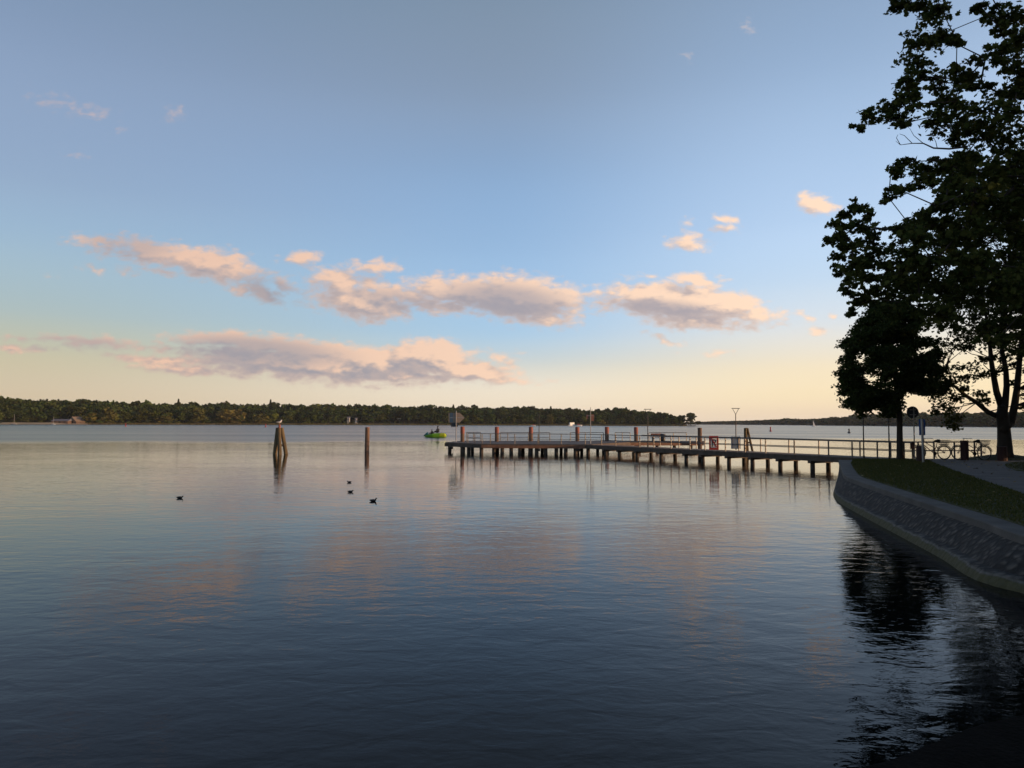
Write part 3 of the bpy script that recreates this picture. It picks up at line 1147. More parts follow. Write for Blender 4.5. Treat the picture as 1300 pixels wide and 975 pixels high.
A = at(1065, 580.0, DZ)
B = at(743, 564.6, DZ)
C = at(1157, 584.2, DZ)
wd = (B - A).normalized()
wp = Vector((-wd.y, wd.x, 0))
if wp.x < 0:
    wp = -wp
WW = 1.75
pier = thing('pier', 'long low timber pier with railings from the quay out to its wide head', 'pier', (A.x, A.y, 0))
start = C
L = (B - start).length
wdir = (B - start).normalized()
wperp = Vector((wdir.y, -wdir.x, 0))
if wperp.x < 0:
    wperp = -wperp
rotw = Matrix((wdir, Vector((-wdir.y, wdir.x, 0)), Vector((0, 0, 1)))).transposed()
mb = MB()
nb = int(L / 0.15)
for i in range(nb):
    c = start + wdir * (0.15 * i + 0.075) + wperp * (WW / 2)
    mb.box(c + Vector((0, 0, -0.025 + random.uniform(-0.004, 0.004))), (0.138, WW + random.uniform(-.02, .02), 0.05), rotw)
mb.build('walkway_deck', M['deck_wood'], pier)
mb = MB()
for s in (0.06, WW / 2, WW - 0.06):
    mb.bar(start + wperp * s + Vector((0, 0, -0.18)), B + wperp * s + Vector((0, 0, -0.18)), 0.12, 0.25)
mb.build('walkway_beam', M['beam_wood'], pier)

# head of the pier
HP = [(611, 563.9), (743, 564.6), (800, 561.4), (893, 561.3), (893, 559.9), (700, 559.6), (587, 559.7), (565, 561.9)]
HV = [at(x, y, DZ) for x, y in HP]
head_poly = [(p.x, p.y) for p in HV]
mb = MB()
mb.prism(head_poly, DZ - 0.062, DZ - 0.004)
# boards on the head, running towards the water, clipped to its outline
hx0, hx1 = min(p[0] for p in head_poly), max(p[0] for p in head_poly)
HPV = [Vector(p) for p in head_poly]


def yspan(x):
    ysx = []
    for i in range(len(HPV)):
        a, b = HPV[i], HPV[(i + 1) % len(HPV)]
        if (a.x > x) != (b.x > x):
            ysx.append(a.y + (b.y - a.y) * (x - a.x) / (b.x - a.x))
    return (min(ysx), max(ysx)) if len(ysx) >= 2 else None


x = hx0 + 0.1
while x < hx1 - 0.08:
    s = yspan(x)
    if s:
        mb.box((x, (s[0] + s[1]) / 2, DZ + 0.012 + random.uniform(-.004, .004)), (0.145, s[1] - s[0] + 0.05, 0.03))
    x += 0.158
mb.build('head_deck', M['deck_wood'], pier)
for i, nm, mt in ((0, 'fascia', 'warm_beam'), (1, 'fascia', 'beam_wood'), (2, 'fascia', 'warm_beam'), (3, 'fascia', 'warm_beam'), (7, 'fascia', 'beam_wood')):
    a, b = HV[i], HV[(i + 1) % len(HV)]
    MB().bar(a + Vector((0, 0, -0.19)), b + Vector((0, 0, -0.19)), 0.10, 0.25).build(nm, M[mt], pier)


def pile_mesh(p, r, z1, n=10):
    m = MB()
    m.tube([(p.x, p.y, -0.8), (p.x, p.y, 0.0), (p.x + random.uniform(-.02, .02), p.y, z1)], [r * 1.06, r * 1.04, r], n)
    return m


# walkway piles in pairs, a cap beam over each pair
for px in (1028, 987, 952, 922, 889, 868, 836, 806, 784, 766):
    q = line_at_px(start, B, px)
    for s in (0.22, WW - 0.22):
        pile_mesh(q + wperp * s, 0.125, DZ - 0.30).build('pile', M['dark_pile'], pier, smooth=True)
    MB().bar(q + wperp * -0.05 + Vector((0, 0, -0.37)), q + wperp * (WW + 0.05) + Vector((0, 0, -0.37)), 0.22, 0.13).build('cap_beam', M['beam_wood'], pier)
# head piles: a front row along the edge and a back row
front_px = [611, 627, 637.5, 649, 660, 673, 681.5, 693, 706.5, 718.5, 731, 747]
for px in front_px:
    q = line_at_px(HV[0], HV[1], px) + Vector((0, 0.25, 0))
    pile_mesh(q, 0.15, DZ - 0.07).build('pile', M['dark_pile'], pier, smooth=True)
for px in (568, 585, 592):
    q = line_at_px(HV[7], HV[0], px) + Vector((0.2, 0.12, 0))
    pile_mesh(q, 0.15, DZ - 0.07).build('pile', M['dark_pile'], pier, smooth=True)
for px in (600, 632, 664, 688, 712, 738, 758, 776, 792):
    q = line_at_px(HV[6], HV[5], px) + Vector((0, -0.5, 0))
    pile_mesh(q, 0.15, DZ - 0.07).build('pile', M['dark_pile'], pier, smooth=True)
for px in (812, 835, 857, 878):
    q = line_at_px(HV[2], HV[3], px) + Vector((0, 0.3, 0))
    pile_mesh(q, 0.15, DZ - 0.07).build('pile', M['dark_pile'], pier, smooth=True)
# stub timbers sticking out by the piles
for px in (573, 684, 735):
    e = HV[7] if px < 600 else HV[0]
    f = HV[0] if px < 600 else HV[1]
    q = line_at_px(e, f, px) + Vector((0, 0.2, 0))
    MB().tube([(q.x - 0.3, q.y, 0.30), (q.x + 0.12, q.y, 0.30)], 0.11, 8).build('fender', M['dark_pile'], pier, smooth=True)

RH = 0.84


def railing(points, name_parent, posts, rr=0.032, low=(0.42,), m='rail_metal', top_w=0.06):
    """points: polyline on the deck; posts: points; a railing part with its posts as sub-parts"""
    mb = MB()
    for a, b in zip(points[:-1], points[1:]):
        mb.bar(a + Vector((0, 0, RH)), b + Vector((0, 0, RH)), top_w, 0.055)
        for z in low:
            mb.tube([a + Vector((0, 0, z)), b + Vector((0, 0, z))], 0.022, 6)
    rl = mb.build('railing', M[m], name_parent)
    for p in posts:
        MB().box(p + Vector((0, 0, RH / 2 - 0.01)), (0.055, 0.055, RH - 0.03), rotw).build('rail_post', M[m], rl)
    return rl


near0, near1 = start + wperp * 0.05, line_at_px(start, B, 800) + wperp * 0.05
far0, far1 = start + wperp * (WW - 0.05) - wdir * 0.1, line_at_px(start, B, 792) + wperp * (WW - 0.05)
npx = [1148, 1114, 1082, 1052, 1008.5, 972, 946, 921, 895, 876, 852, 830, 812]
railing([near0, near1], pier, [line_at_px(near0, near1, x) for x in npx])
fpx = [1160, 1131, 1092, 1039.7, 1001.7, 965.8, 938, 912, 884, 862, 838]
railing([far0, far1], pier, [line_at_px(far0, far1, x) for x in fpx])
# head: front railing and shorter back runs
f0, f1 = HV[0] + Vector((0.15, 0.15, 0)), HV[1] + Vector((0, 0.15, 0))
railing([line_at_px(f0, f1, 612), line_at_px(f0, f1, 743), line_at_px(start, B, 800) + wperp * 0.05], pier,
        [line_at_px(f0, f1, x) for x in (612, 622.5, 653.5, 683, 712.5, 743)] + [line_at_px(B, start, x) + wperp * 0.05 for x in (763, 781)])
lf0, lf1 = at(594, 562.6, DZ), line_at_px(f0, f1, 612)
railing([lf0, lf1], pier, [lf0, (lf0 + lf1) / 2])
b0, b1 = at(587, 560.4, DZ), at(800, 560.4, DZ)
for xa, xb, ps in ((592, 610, (592, 601, 610)), (635, 698, (635, 644.5, 671, 698)), (724, 766, (724, 743, 766)), (781, 800, (781, 790, 800))):
    railing([line_at_px(b0, b1, xa), line_at_px(b0, b1, xb)], pier, [line_at_px(b0, b1, x) for x in ps], low=(0.36,))
s0, s1 = at(824, 560.2, DZ), at(871.5, 560.2, DZ)
railing([s0, s1], pier, [line_at_px(s0, s1, x) for x in (824, 838, 855, 871.5)])

# railing along the back edge of the quay
q0, q1 = at(1166, 582.4, GZ), at(1246, 582.6, GZ)
rail = thing('quay_railing', 'dark metal railing along the back edge of the quay behind the bicycles', 'railing', q0)
RH = 0.86
mb = MB()
mb.bar(q0 + Vector((0, 0, RH)), q1 + Vector((0, 0, RH)), 0.06, 0.055)
mb.tube([q0 + Vector((0, 0, 0.42)), q1 + Vector((0, 0, 0.42))], 0.022, 6)
mb.build('rail', M['rail_metal'], rail)
for x in (1166, 1186, 1212, 1237.5, 1246):
    p = line_at_px(q0, q1, x)
    MB().box(p + Vector((0, 0, RH / 2 - 0.02)), (0.06, 0.06, RH - 0.02)).build('post', M['rail_metal'], rail)

# picnic bench on the right wing of the pier head
bp = at(834, 560.4, DZ)
t = thing('bench', 'small reddish wooden bench on the right wing of the pier head', 'bench', bp)
MB().box(bp + Vector((0, 0, 0.42)), (1.1, 0.34, 0.06)).build('seat', M['sign_rust'], t)
MB().box(bp + Vector((0, 0.18, 0.66)), (1.1, 0.05, 0.2)).build('backrest', M['sign_rust'], t)
for s in (-0.42, 0.42):
    MB().box(bp + Vector((s, 0.02, 0.2)), (0.07, 0.3, 0.4)).build('leg', M['rail_metal'], t)
bb = at(841.5, 560.5, DZ)
t = thing('litter_bin', 'dark litter bin beside the bench on the pier head', 'bin', bb)
MB().tube([bb, bb + Vector((0, 0, 0.05)), bb + Vector((0, 0, 0.62))], [0.2, 0.22, 0.25], 14).build('bin_body', M['black_paint'], t, smooth=True)
MB().tube([bb + Vector((0, 0, 0.625)), bb + Vector((0, 0, 0.70)), bb + Vector((0, 0, 0.74))], [0.27, 0.27, 0.16], 14).build('lid', M['rail_metal'], t, smooth=True)

# ------------------------------------------------------------------ mooring piles with red heads on the pier
def mooring_pile(px, base_y, top_y, w, label, red=True, cap='red_cap', group='mooring piles of the pier head', z_deck=DZ):
    b = at(px, base_y, z_deck)
    d = b.y
    top = atd(px, top_y, d).z
    r = w / 2 * d / F
    t = thing('mooring_pile', label, 'mooring pile', (b.x, b.y, 0), 0, group)
    zc = top - 0.62 if red else top - 0.06
    m = MB()
    m.tube([(b.x, b.y, -0.8), (b.x, b.y, 0), (b.x, b.y, zc)], [r * 1.03, r * 1.02, r], 14)
    m.build('shaft', M['pile_wood'], t, smooth=False)
    m = MB()
    m.tube([(b.x, b.y, zc), (b.x, b.y, top - 0.03), (b.x, b.y, top)], [r + 0.012, r + 0.012, r * 0.86], 14)
    m.build('cap', M[cap], t)
    return t


mooring_pile(587, 561.3, 541.5, 5.0, 'red headed mooring pile beside the arrow sign at the pier end')
mooring_pile(630.7, 560.9, 541.8, 5.0, 'red headed mooring pile second from the arrow sign')
mooring_pile(674, 560.6, 541.8, 5.0, 'red headed mooring pile just before the slim lamp on the pier head')
mooring_pile(733, 560.4, 542.0, 5.0, 'red headed mooring pile left of the pole with two small rusty boards')
mooring_pile(770.5, 560.4, 541.8, 5.0, 'red headed mooring pile right of the pole with two small rusty boards')
mooring_pile(807.5, 560.9, 542.2, 5.0, 'red headed mooring pile nearest the bench on the pier head')
mooring_pile(888.5, 561.5, 543.0, 5.4, 'bare brown mooring pile at the right tip of the pier head', False, 'pile_wood')

# free standing pile and the two dolphins in the water
b = at(465.8, 573.0, 0)
t = thing('mooring_post', 'single thick wooden post standing alone in open water', 'mooring post', b)
top = atd(465.8, 542.3, b.y).z
MB().tube([(b.x, b.y, -0.8), (b.x, b.y, 0.2), (b.x + 0.02, b.y, top - 0.07)], [0.205, 0.20, 0.19], 16).build('shaft', M['pile_wood'], t)
MB().tube([(b.x + 0.02, b.y, top - 0.07), (b.x + 0.02, b.y, top)], [0.20, 0.17], 16).build('cap', M['sign_rust'], t)


def dolphin(label, legs, depth, brace, topz, wood, spike=None, name='mooring_dolphin'):
    """legs: (foot px, top px, dy) at one depth"""
    c = atd(sum(l[0] for l in legs) / len(legs), 560, depth)
    t = thing(name, label, 'mooring dolphin', (c.x, c.y, 0), 0, 'timber dolphins in the lake')
    for fp, tp, dy, r in legs:
        f = atd(fp, 576, depth + dy)
        h = atd(tp, 545, depth)
        f0 = Vector((f.x, f.y, 0))
        h0 = Vector((h.x, h.y + dy * 0.15, topz))
        d = (f0 - h0).normalized()
        MB().tube([f0 + d * 0.9, f0, h0 - d * 0.0], [r * 1.05, r * 1.04, r * 0.92], 12).build('leg', wood, t, smooth=False)
    if brace:
        x0, x1, y = brace
        a, e = atd(x0, y, depth), atd(x1, y, depth)
        MB().bar(a, e, 0.14, 0.13).build('brace', M['dark_pile'], t)
    return t


dol = dolphin('three legged timber dolphin in open water with a gull on top',
              [(349.0, 352.6, 0.0, 0.16), (355.2, 354.6, -0.4, 0.15), (363.2, 357.4, 0.2, 0.15)], 57, (355, 361, 565.2), atd(354, 543, 57).z, M['olive_wood'])
p0 = atd(354.8, 543.5, 56.8)
MB().tube([p0, p0 + Vector((0, 0, 0.28))], [0.09, 0.075], 10).build('top_post', M['red_cap'], dol)
dolphin('timber dolphin beyond the pier walkway, right of the tall lamp',
        [(946.3, 946.3, 0.0, 0.125), (956.5, 949.0, 0.2, 0.09), (949.5, 947.4, 0.6, 0.10)], 58, (946, 953, 562), atd(947, 543.5, 58).z, M['olive_wood'])


# ------------------------------------------------------------------ birds
def path_body(sections, n=10):
    """continuous body: sections (x, z, half width, half height)"""
    vs, fs = [], []
    for i, (x, z, ry, rz, tilt) in enumerate(sections):
        for k in range(n):
            a = 2 * math.pi * k / n
            y = ry * math.cos(a)
            q = rz * math.sin(a)
            vs.append((x - q * math.sin(tilt), y, z + q * math.cos(tilt)))
    for i in range(len(sections) - 1):
        for k in range(n):
            fs.append((i * n + k, i * n + (k + 1) % n, (i + 1) * n + (k + 1) % n, (i + 1) * n + k))
    fs.append(tuple(range(n)))
    fs.append(tuple(range((len(sections) - 1) * n, len(sections) * n)))
    return MB().add(vs, fs)


def duck(px, py, label, head_dir, size=1.0, rz=0.0, tucked=False):
    b = at(px, py, 0)
    t = thing('duck', label, 'duck', (b.x, b.y, 0), rz + (0 if head_dir > 0 else math.pi), 'dark ducks on the water')
    s = size * 0.52
    sec = [(-0.20, 0.075, 0.012, 0.012, 0), (-0.15, 0.06, 0.055, 0.035, 0), (-0.07, 0.05, 0.085, 0.065, 0), (0.03, 0.045, 0.09, 0.072, 0), (0.10, 0.05, 0.075, 0.062, 0.2),
           (0.135, 0.075, 0.045, 0.05, 0.9), (0.15, 0.115 if not tucked else 0.09, 0.028, 0.032, 1.2), (0.165, 0.15 if not tucked else 0.115, 0.032, 0.036, 0.7),
           (0.195, 0.165 if not tucked else 0.125, 0.028, 0.03, 0.1), (0.215, 0.16 if not tucked else 0.12, 0.016, 0.016, 0)]
    m = path_body([(a * s, z * s, c * s, d * s, e) for a, z, c, d, e in sec])
    m.build('body', M['duck'], t, smooth=True, local=True)
    hz = (0.157 if not tucked else 0.117) * s
    MB().box((0.235 * s, 0, hz), (0.05 * s, 0.022 * s, 0.012 * s)).build('bill', M['beak'], t, local=True)
    return t


duck(228, 632.5, 'dark duck swimming alone on the calm water, leftmost of the ducks', 1, 1.0, 0.3, True)
duck(443.6, 612.6, 'small dark duck farthest out of the trio below the single post', -1, 0.95, -0.2, True)
duck(444.6, 624.8, 'dark duck in the middle of the trio below the single post', 1, 1.0, 0.2, True)
duck(473.5, 636.4, 'dark duck nearest the camera of the trio, neck raised', 1, 1.1, 0.1)


def gull(base, label, rz):
    t = thing('gull', label, 'gull', base, rz)
    sec = [(-0.24, 0.15, 0.01, 0.008, 0), (-0.15, 0.165, 0.045, 0.035, 0), (-0.04, 0.175, 0.075, 0.07, 0), (0.05, 0.19, 0.075, 0.075, 0.2), (0.10, 0.22, 0.055, 0.06, 0.8),
           (0.115, 0.27, 0.036, 0.04, 1.2), (0.125, 0.31, 0.04, 0.042, 0.8), (0.155, 0.325, 0.034, 0.034, 0.1), (0.175, 0.32, 0.016, 0.016, 0)]
    path_body(sec).build('body', M['gull_white'], t, smooth=True, local=True)
    for s in (-1, 1):
        m = MB()
        m.tube([(-0.30, 0.02 * s, 0.16), (-0.16, 0.06 * s, 0.185), (0.0, 0.078 * s, 0.2), (0.06, 0.07 * s, 0.2)], [0.008, 0.03, 0.045, 0.015], 8, squash=0.4)
        m.build('wing', M['gull_grey'], t, smooth=True, local=True)
        MB().tube([(0.0, 0.03 * s, 0.12), (0.0, 0.03 * s, 0.0)], 0.007, 5).build('leg', M['beak'], t, local=True)
    MB().tube([(0.17, 0, 0.32), (0.225, 0, 0.312)], [0.013, 0.004], 6).build('bill', M['beak'], t, local=True)


gull(p0 + Vector((0, 0, 0.28)), 'pale gull perched on the three legged dolphin', 0.5)


# ------------------------------------------------------------------ signs and lamps
def lamp(px, py, label, z=DZ, h=2.78):
    b = at(px, py, z)
    t = thing('street_lamp', label, 'lamp', b, 0, 'slim pier lamps')
    MB().tube([b, b + Vector((0, 0, 0.12)), b + Vector((0, 0, 0.121)), b + Vector((0, 0, h - 0.42))], [0.055, 0.055, 0.036, 0.028], 8).build('pole', M['lamp_metal'], t)
    m = MB()
    for s in (-1, 1):
        m.tube([b + Vector((0, 0, h - 0.43)), b + Vector((0.2 * s, 0, h - 0.06))], 0.016, 6)
    m.build('fork', M['lamp_metal'], t)
    MB().box(b + Vector((0, 0, h - 0.03)), (0.52, 0.14, 0.04)).build('lamp_head', M['lamp_metal'], t)
    return t


lamp(684.3, 563.3, 'slim lamp with forked head on the pier head, beside the third mooring pile')
lamp(822.5, 568.0, 'slim forked lamp on the walkway in front of the bench')
lamp(934.5, 570.9, 'slim lamp with triangular forked head behind the pale blue panel')
lamp(1096.8, 581.5, 'slim dark lamp pole whose top hides in the small tree, nearer the water')
lamp(1129.2, 582.3, 'slim dark lamp pole close to the small tree trunk')

# arrow sign at the pier end
b = at(578.8, 561.6, DZ)
d = b.y
k = d / F
t = thing('arrow_sign', 'tall pole with a pale arrow shaped board and a small dark plate below', 'sign', b)
topz = atd(578, 521.5, d).z
MB().tube([b, b + Vector((0, 0, 0.1)), (b.x, b.y, topz)], [0.07, 0.04, 0.035], 8).build('pole', M['galv'], t)
zc = atd(578, 530.3, d).z
MB().plate([(-9.6 * k, -6.2 * k), (4.5 * k, -6.2 * k), (11 * k, 0), (4.5 * k, 6.2 * k), (-9.6 * k, 6.2 * k)], (b.x, b.y + 0.06, zc), (1, 0, 0), (0, 0, 1), 0.03).build('board', M['sign_back'], t)
MB().plate([(-8.0 * k, -6.0 * k), (-4.2 * k, -6.0 * k), (-4.2 * k, 6.0 * k), (-8.0 * k, 6.0 * k)], (b.x, b.y + 0.04, zc), (1, 0, 0), (0, 0, 1), 0.02).build('stripe', M['stripe_blue'], t)
MB().box((b.x + 0.5 * k, b.y + 0.035, zc), (18 * k, 0.02, 0.05)).build('brace', M['galv'], t)
zl = atd(578, 539.2, d).z
MB().box((b.x - 2.2 * k, b.y + 0.06, zl), (8.6 * k, 0.03, 5.4 * k)).build('lower_plate', M['sign_dark'], t)

# pole with two rusty boards
b = at(749.8, 563.8, DZ)
d = b.y
k = d / F
t = thing('sign_pole', 'slim pole on the pier head with two small rusty square boards', 'sign', b)
MB().tube([b, b + Vector((0, 0, 0.1)), (b.x, b.y, atd(750, 517, d).z)], [0.05, 0.032, 0.026], 8).build('pole', M['galv'], t)
zc = atd(749, 529.3, d).z
for x0, x1, y0, y1 in ((-5.2, -2.6, -2.6, 3.0), (0.9, 4.4, -5.0, 3.2)):
    MB().box((b.x + (x0 + x1) / 2 * k, b.y + 0.05, zc + (y0 + y1) / 2 * k), ((x1 - x0) * k, 0.03, (y1 - y0) * k)).build('board', M['sign_rust'], t)
MB().box((b.x - 0.4 * k, b.y + 0.02, zc + 1.5 * k), (9 * k, 0.025, 0.04)).build('crossbar', M['galv'], t)

# no-berthing sign on the railing
c = line_at_px(near0, near1, 906) + Vector((-0.02, -0.12, 0))
d = c.y
k = d / F
zc = atd(906, 562.2, d).z
t = thing('no_berthing_sign', 'red framed white sign with a crossed out black P on the railing', 'sign', (c.x, c.y, DZ))
W2, H2 = 5.9 * k, 8.7 * k
MB().box((c.x, c.y, zc), (2 * W2, 0.03, 2 * H2)).build('board', M['red_paint'], t)
MB().box((c.x, c.y - 0.018, zc), (2 * W2 * 0.66, 0.010, 2 * H2 * 0.70)).build('white_field', M['white_paint'], t)
m = MB()
y = c.y - 0.0265
m.box((c.x - 0.095, y, zc - 0.01), (0.06, 0.006, 0.46))
oc, ic = [], []
for i in range(13):
    a = math.pi / 2 - math.pi * i / 12
    oc.append((c.x + 0.02 + 0.13 * math.cos(a), zc + 0.10 + 0.12 * math.sin(a)))
    ic.append((c.x + 0.02 + 0.07 * math.cos(a), zc + 0.10 + 0.06 * math.sin(a)))
for i in range(12):
    q = [oc[i], oc[i + 1], ic[i + 1], ic[i]]
    m.add([(x, y - 0.003, z) for x, z in q] + [(x, y + 0.003, z) for x, z in q], [(0, 1, 2, 3), (7, 6, 5, 4), (0, 1, 5, 4), (1, 2, 6, 5), (2, 3, 7, 6), (3, 0, 4, 7)])
for zz in (0.19, 0.01):
    m.box((c.x - 0.02, y, zc + zz), (0.085, 0.006, 0.06))
m.build('letter', M['black_paint'], t)
MB().plate([(-W2 * 0.62, H2 * 0.62), (-W2 * 0.42, H2 * 0.72), (W2 * 0.64, -H2 * 0.58), (W2 * 0.44, -H2 * 0.70)], (c.x, y - 0.008, zc), (1, 0, 0), (0, 0, 1), 0.005).build('diagonal', M['red_paint'], t)
for s in (-1, 1):
    MB().box((c.x + s * 0.18, c.y + 0.06, zc - 0.05), (0.04, 0.09, 1.1 * H2)).build('bracket', M['galv'], t)
# pale blue panel on the railing at the lamp
c = line_at_px(far0, far1, 934.8)
d = c.y
k = d / F
zc = atd(934.8, 562.0, d).z
t = thing('info_sign', 'plain pale blue panel on the walkway railing behind the forked lamp', 'sign', (c.x, c.y + 0.1, DZ))
MB().box((c.x, c.y + 0.1, zc), (11.8 * k, 0.03, 15.6 * k)).build('panel', M['pale_blue'], t)
for s in (-1, 1):
    MB().box((c.x + s * 0.2, c.y + 0.075, zc), (0.04, 0.02, 15 * k)).build('bracket', M['galv'], t)

# round sign seen from behind
b = at(1161.3, 584.0, GZ)
d = b.y
k = d / F
zc = atd(1160.6, 523.4, d).z
t = thing('round_sign', 'round dark sign on a thin pole seen from behind, by the small tree', 'sign', b)
MB().tube([b, (b.x, b.y, zc + 0.25)], 0.03, 8).build('pole', M['galv'], t)
m = MB()
m.tube([(b.x - 0.02, b.y + 0.045, zc), (b.x - 0.02, b.y + 0.065, zc)], [7.6 * k, 7.6 * k], 32)
m.build('disc', M['sign_dark'], t)
m = MB()
for z in (-0.12, 0.12):
    m.box((b.x - 0.02, b.y + 0.034, zc + z), (0.3, 0.02, 0.04))
m.build('bracket', M['galv'], t)
# blue sign on a pale post
b = at(1172.3, 588.2, GZ)
d = b.y
k = d / F
t = thing('blue_sign', 'narrow blue sign on a pale post at the lawn edge', 'sign', b)
MB().tube([b, (b.x - 0.03, b.y, atd(1171, 531.5, d).z)], 0.05, 10).build('post', M['galv'], t)
zc = atd(1171.5, 542.3, d).z
MB().box((b.x + 0.02, b.y + 0.075, zc), (7.4 * k, 0.04, 20.5 * k)).build('panel', M['sign_blue'], t)
# small box on the railing end
b = at(1158.6, 584.1, GZ)
d = b.y
t = thing('post_box', 'small dark box on a post at the landward end of the walkway railing', 'box', b)
MB().box((b.x, b.y, GZ + 0.42), (0.05, 0.05, 0.84)).build('post', M['rail_metal'], t)
MB().box((b.x, b.y, GZ + 0.72), (0.15, 0.12, 0.36)).build('box_body', M['bollard'], t)


def bollard(px, py, w, h, label):
    b = at(px, py, GZ)
    t = thing('bollard', label, 'bollard', b, random.uniform(-.05, .05), 'stout wooden bollards on the quay')
    m = MB()
    m.tube([(0, 0, -0.1), (0, 0, 0.02), (0, 0, h - 0.05)], [w / 2 * 1.04, w / 2 * 1.03, w / 2], 10)
    m.build('shaft', M['bollard'], t, local=True)
    m = MB()
    m.tube([(0, 0, h - 0.05), (0, 0, h - 0.015), (0, 0, h)], [w / 2 + 0.012, w / 2 + 0.012, w / 2 * 0.8], 10)
    m.build('cap', M['bollard'], t, local=True)


bollard(1168.8, 586.8, 0.36, 0.72, 'stout dark bollard beside the blue sign post')
bollard(1224.8, 584.0, 0.36, 0.96, 'tall dark bollard hiding the middle of the right bicycle')
bollard(1272.5, 585.0, 0.44, 0.70, 'squat reddish bollard in front of the big tree trunk')


# ------------------------------------------------------------------ bicycles
def bicycle(px, py, label, rz=0.0):
    b = at(px, py, GZ)
    t = thing('bicycle', label, 'bicycle', b, rz, 'bicycles parked at the quay railing')
    r = 0.335
    for x in (-0.60, 0.60):                       # front wheel at -x
        w = MB().torus((x, 0, r), r - 0.02, 0.022).build('wheel', M['rubber'], t, local=True)
        MB().torus((x, 0, r), r - 0.05, 0.010).build('rim', M['galv'], w, local=True)
        m = MB()
        for i in range(14):
            a = 2 * math.pi * i / 14
            m.tube([(x, 0.02 * (-1) ** i, r), (x + (r - 0.05) * math.cos(a), 0, r + (r - 0.05) * math.sin(a))], 0.0028, 3, cap=False)
        m.tube([(x, -0.05, r), (x, 0.05, r)], 0.025, 8)
        m.build('spokes', M['galv'], w, local=True)
        m = MB()
        pts = []
        for i in range(9):
            a = R(10) + R(160) * i / 8
            pts.append((x + (r + 0.035) * math.cos(a), 0, r + (r + 0.035) * math.sin(a)))
        m.tube(pts, 0.02, 5)
        m.build('mudguard', M['bike_dark'], t, local=True)
    bbk, seat, headt, headb, fr, rr = (0.12, 0, 0.30), (0.27, 0, 0.80), (-0.36, 0, 0.86), (-0.40, 0, 0.72), (-0.60, 0, r), (0.60, 0, r)
    m = MB()
    m.tube([bbk, seat], 0.018, 6)
    m.tube([bbk, headb], 0.022, 6)
    m.tube([(0.19, 0, 0.52), headt], 0.018, 6)
    m.tube([headb, headt, (-0.34, 0, 0.97)], 0.018, 6)
    for s in (-0.05, 0.05):
        m.tube([headb, (-0.47, s, 0.62), (-0.60, s, r)], 0.014, 6)
        m.tube([bbk, (0.60, s, r)], 0.012, 6)
        m.tube([(0.22, s * 0.5, 0.62), (0.60, s, r)], 0.011, 6)
    m.build('frame', M['bike_red'], t, local=True)
    MB().tube([(0.40, 0, 0.87), (0.30, 0, 0.885), (0.18, 0, 0.88), (0.10, 0, 0.87)], [0.09, 0.085, 0.04, 0.02], 8, squash=1.0 and 0.5).build('saddle', M['rubber'], t, local=True)
    m = MB()
    m.tube([(-0.10, -0.30, 1.00), (-0.20, -0.28, 1.02), (-0.34, -0.05, 1.0), (-0.34, 0.05, 1.0), (-0.20, 0.28, 1.02), (-0.10, 0.30, 1.00)], 0.013, 6)
    m.build('handlebar', M['galv'], t, local=True)
    m = MB()
    m.tube([(0.12, -0.06, 0.30), (0.12, -0.075, 0.30)], [0.09, 0.09], 16)
    m.tube([(0.12, -0.09, 0.30), (0.12, -0.09, 0.13)], 0.012, 6)
    m.tube([(0.12, 0.07, 0.30), (0.12, 0.07, 0.47)], 0.012, 6)
    m.box((0.12, -0.13, 0.13), (0.09, 0.08, 0.025))
    m.box((0.12, 0.12, 0.47), (0.09, 0.08, 0.025))
    m.build('crank', M['bike_dark'], t, local=True)
    m = MB()
    m.box((0.60, 0, 0.715), (0.42, 0.12, 0.02))
    for s in (-0.055, 0.055):
        m.tube([(0.66, s, 0.71), (0.60, s, r)], 0.008, 5)
    m.build('rack', M['bike_dark'], t, local=True)
    m = MB()
    for z, g in ((0.74, 0.0), (0.80, 0.015), (0.86, 0.03), (0.92, 0.045)):
        hx, hy = 0.17 + g, 0.12 + g
        q = [(0.60 - hx, -hy, z), (0.60 + hx, -hy, z), (0.60 + hx, hy, z), (0.60 - hx, hy, z), (0.60 - hx, -hy, z)]
        for i in range(4):
            m.tube([q[i], q[i + 1]], 0.006 if z < 0.9 else 0.011, 4)
    for i in range(9):
        f = -1 + 2 * i / 8
        for s in (-1, 1):
            m.tube([(0.60 + f * 0.17, 0.12 * s, 0.74), (0.60 + f * 0.215, 0.165 * s, 0.92)], 0.005, 4)
            if i % 2 == 0:
                m.tube([(0.60 + 0.17 * s, f * 0.12, 0.74), (0.60 + 0.215 * s, f * 0.165, 0.92)], 0.005, 4)
    m.build('basket', M['wicker'], t, local=True)
    m = MB()
    m.tube([(0.14, -0.03, 0.26), (0.2, -0.16, 0.0)], 0.010, 5)
    m.build('kickstand', M['galv'], t, local=True)
    return t


def copy_tree(o, parent=None):
    c = o.copy()
    COL.objects.link(c)
    if parent is not None:
        c.parent = parent
    for ch in list(o.children):
        copy_tree(ch, c)
    return c


bk = bicycle(1183.0, 583.6, 'bicycle parked by the railing between the blue sign and the tall bollard, basket behind', 0.02)
bk.scale = (1.05,) * 3
b2 = copy_tree(bk)
b2.location = at(1233.3, 584.0, GZ)
b2.rotation_euler = (0, 0, -0.04)
b2['label'] = 'bicycle parked at the railing end with a tall bollard in front of its frame'


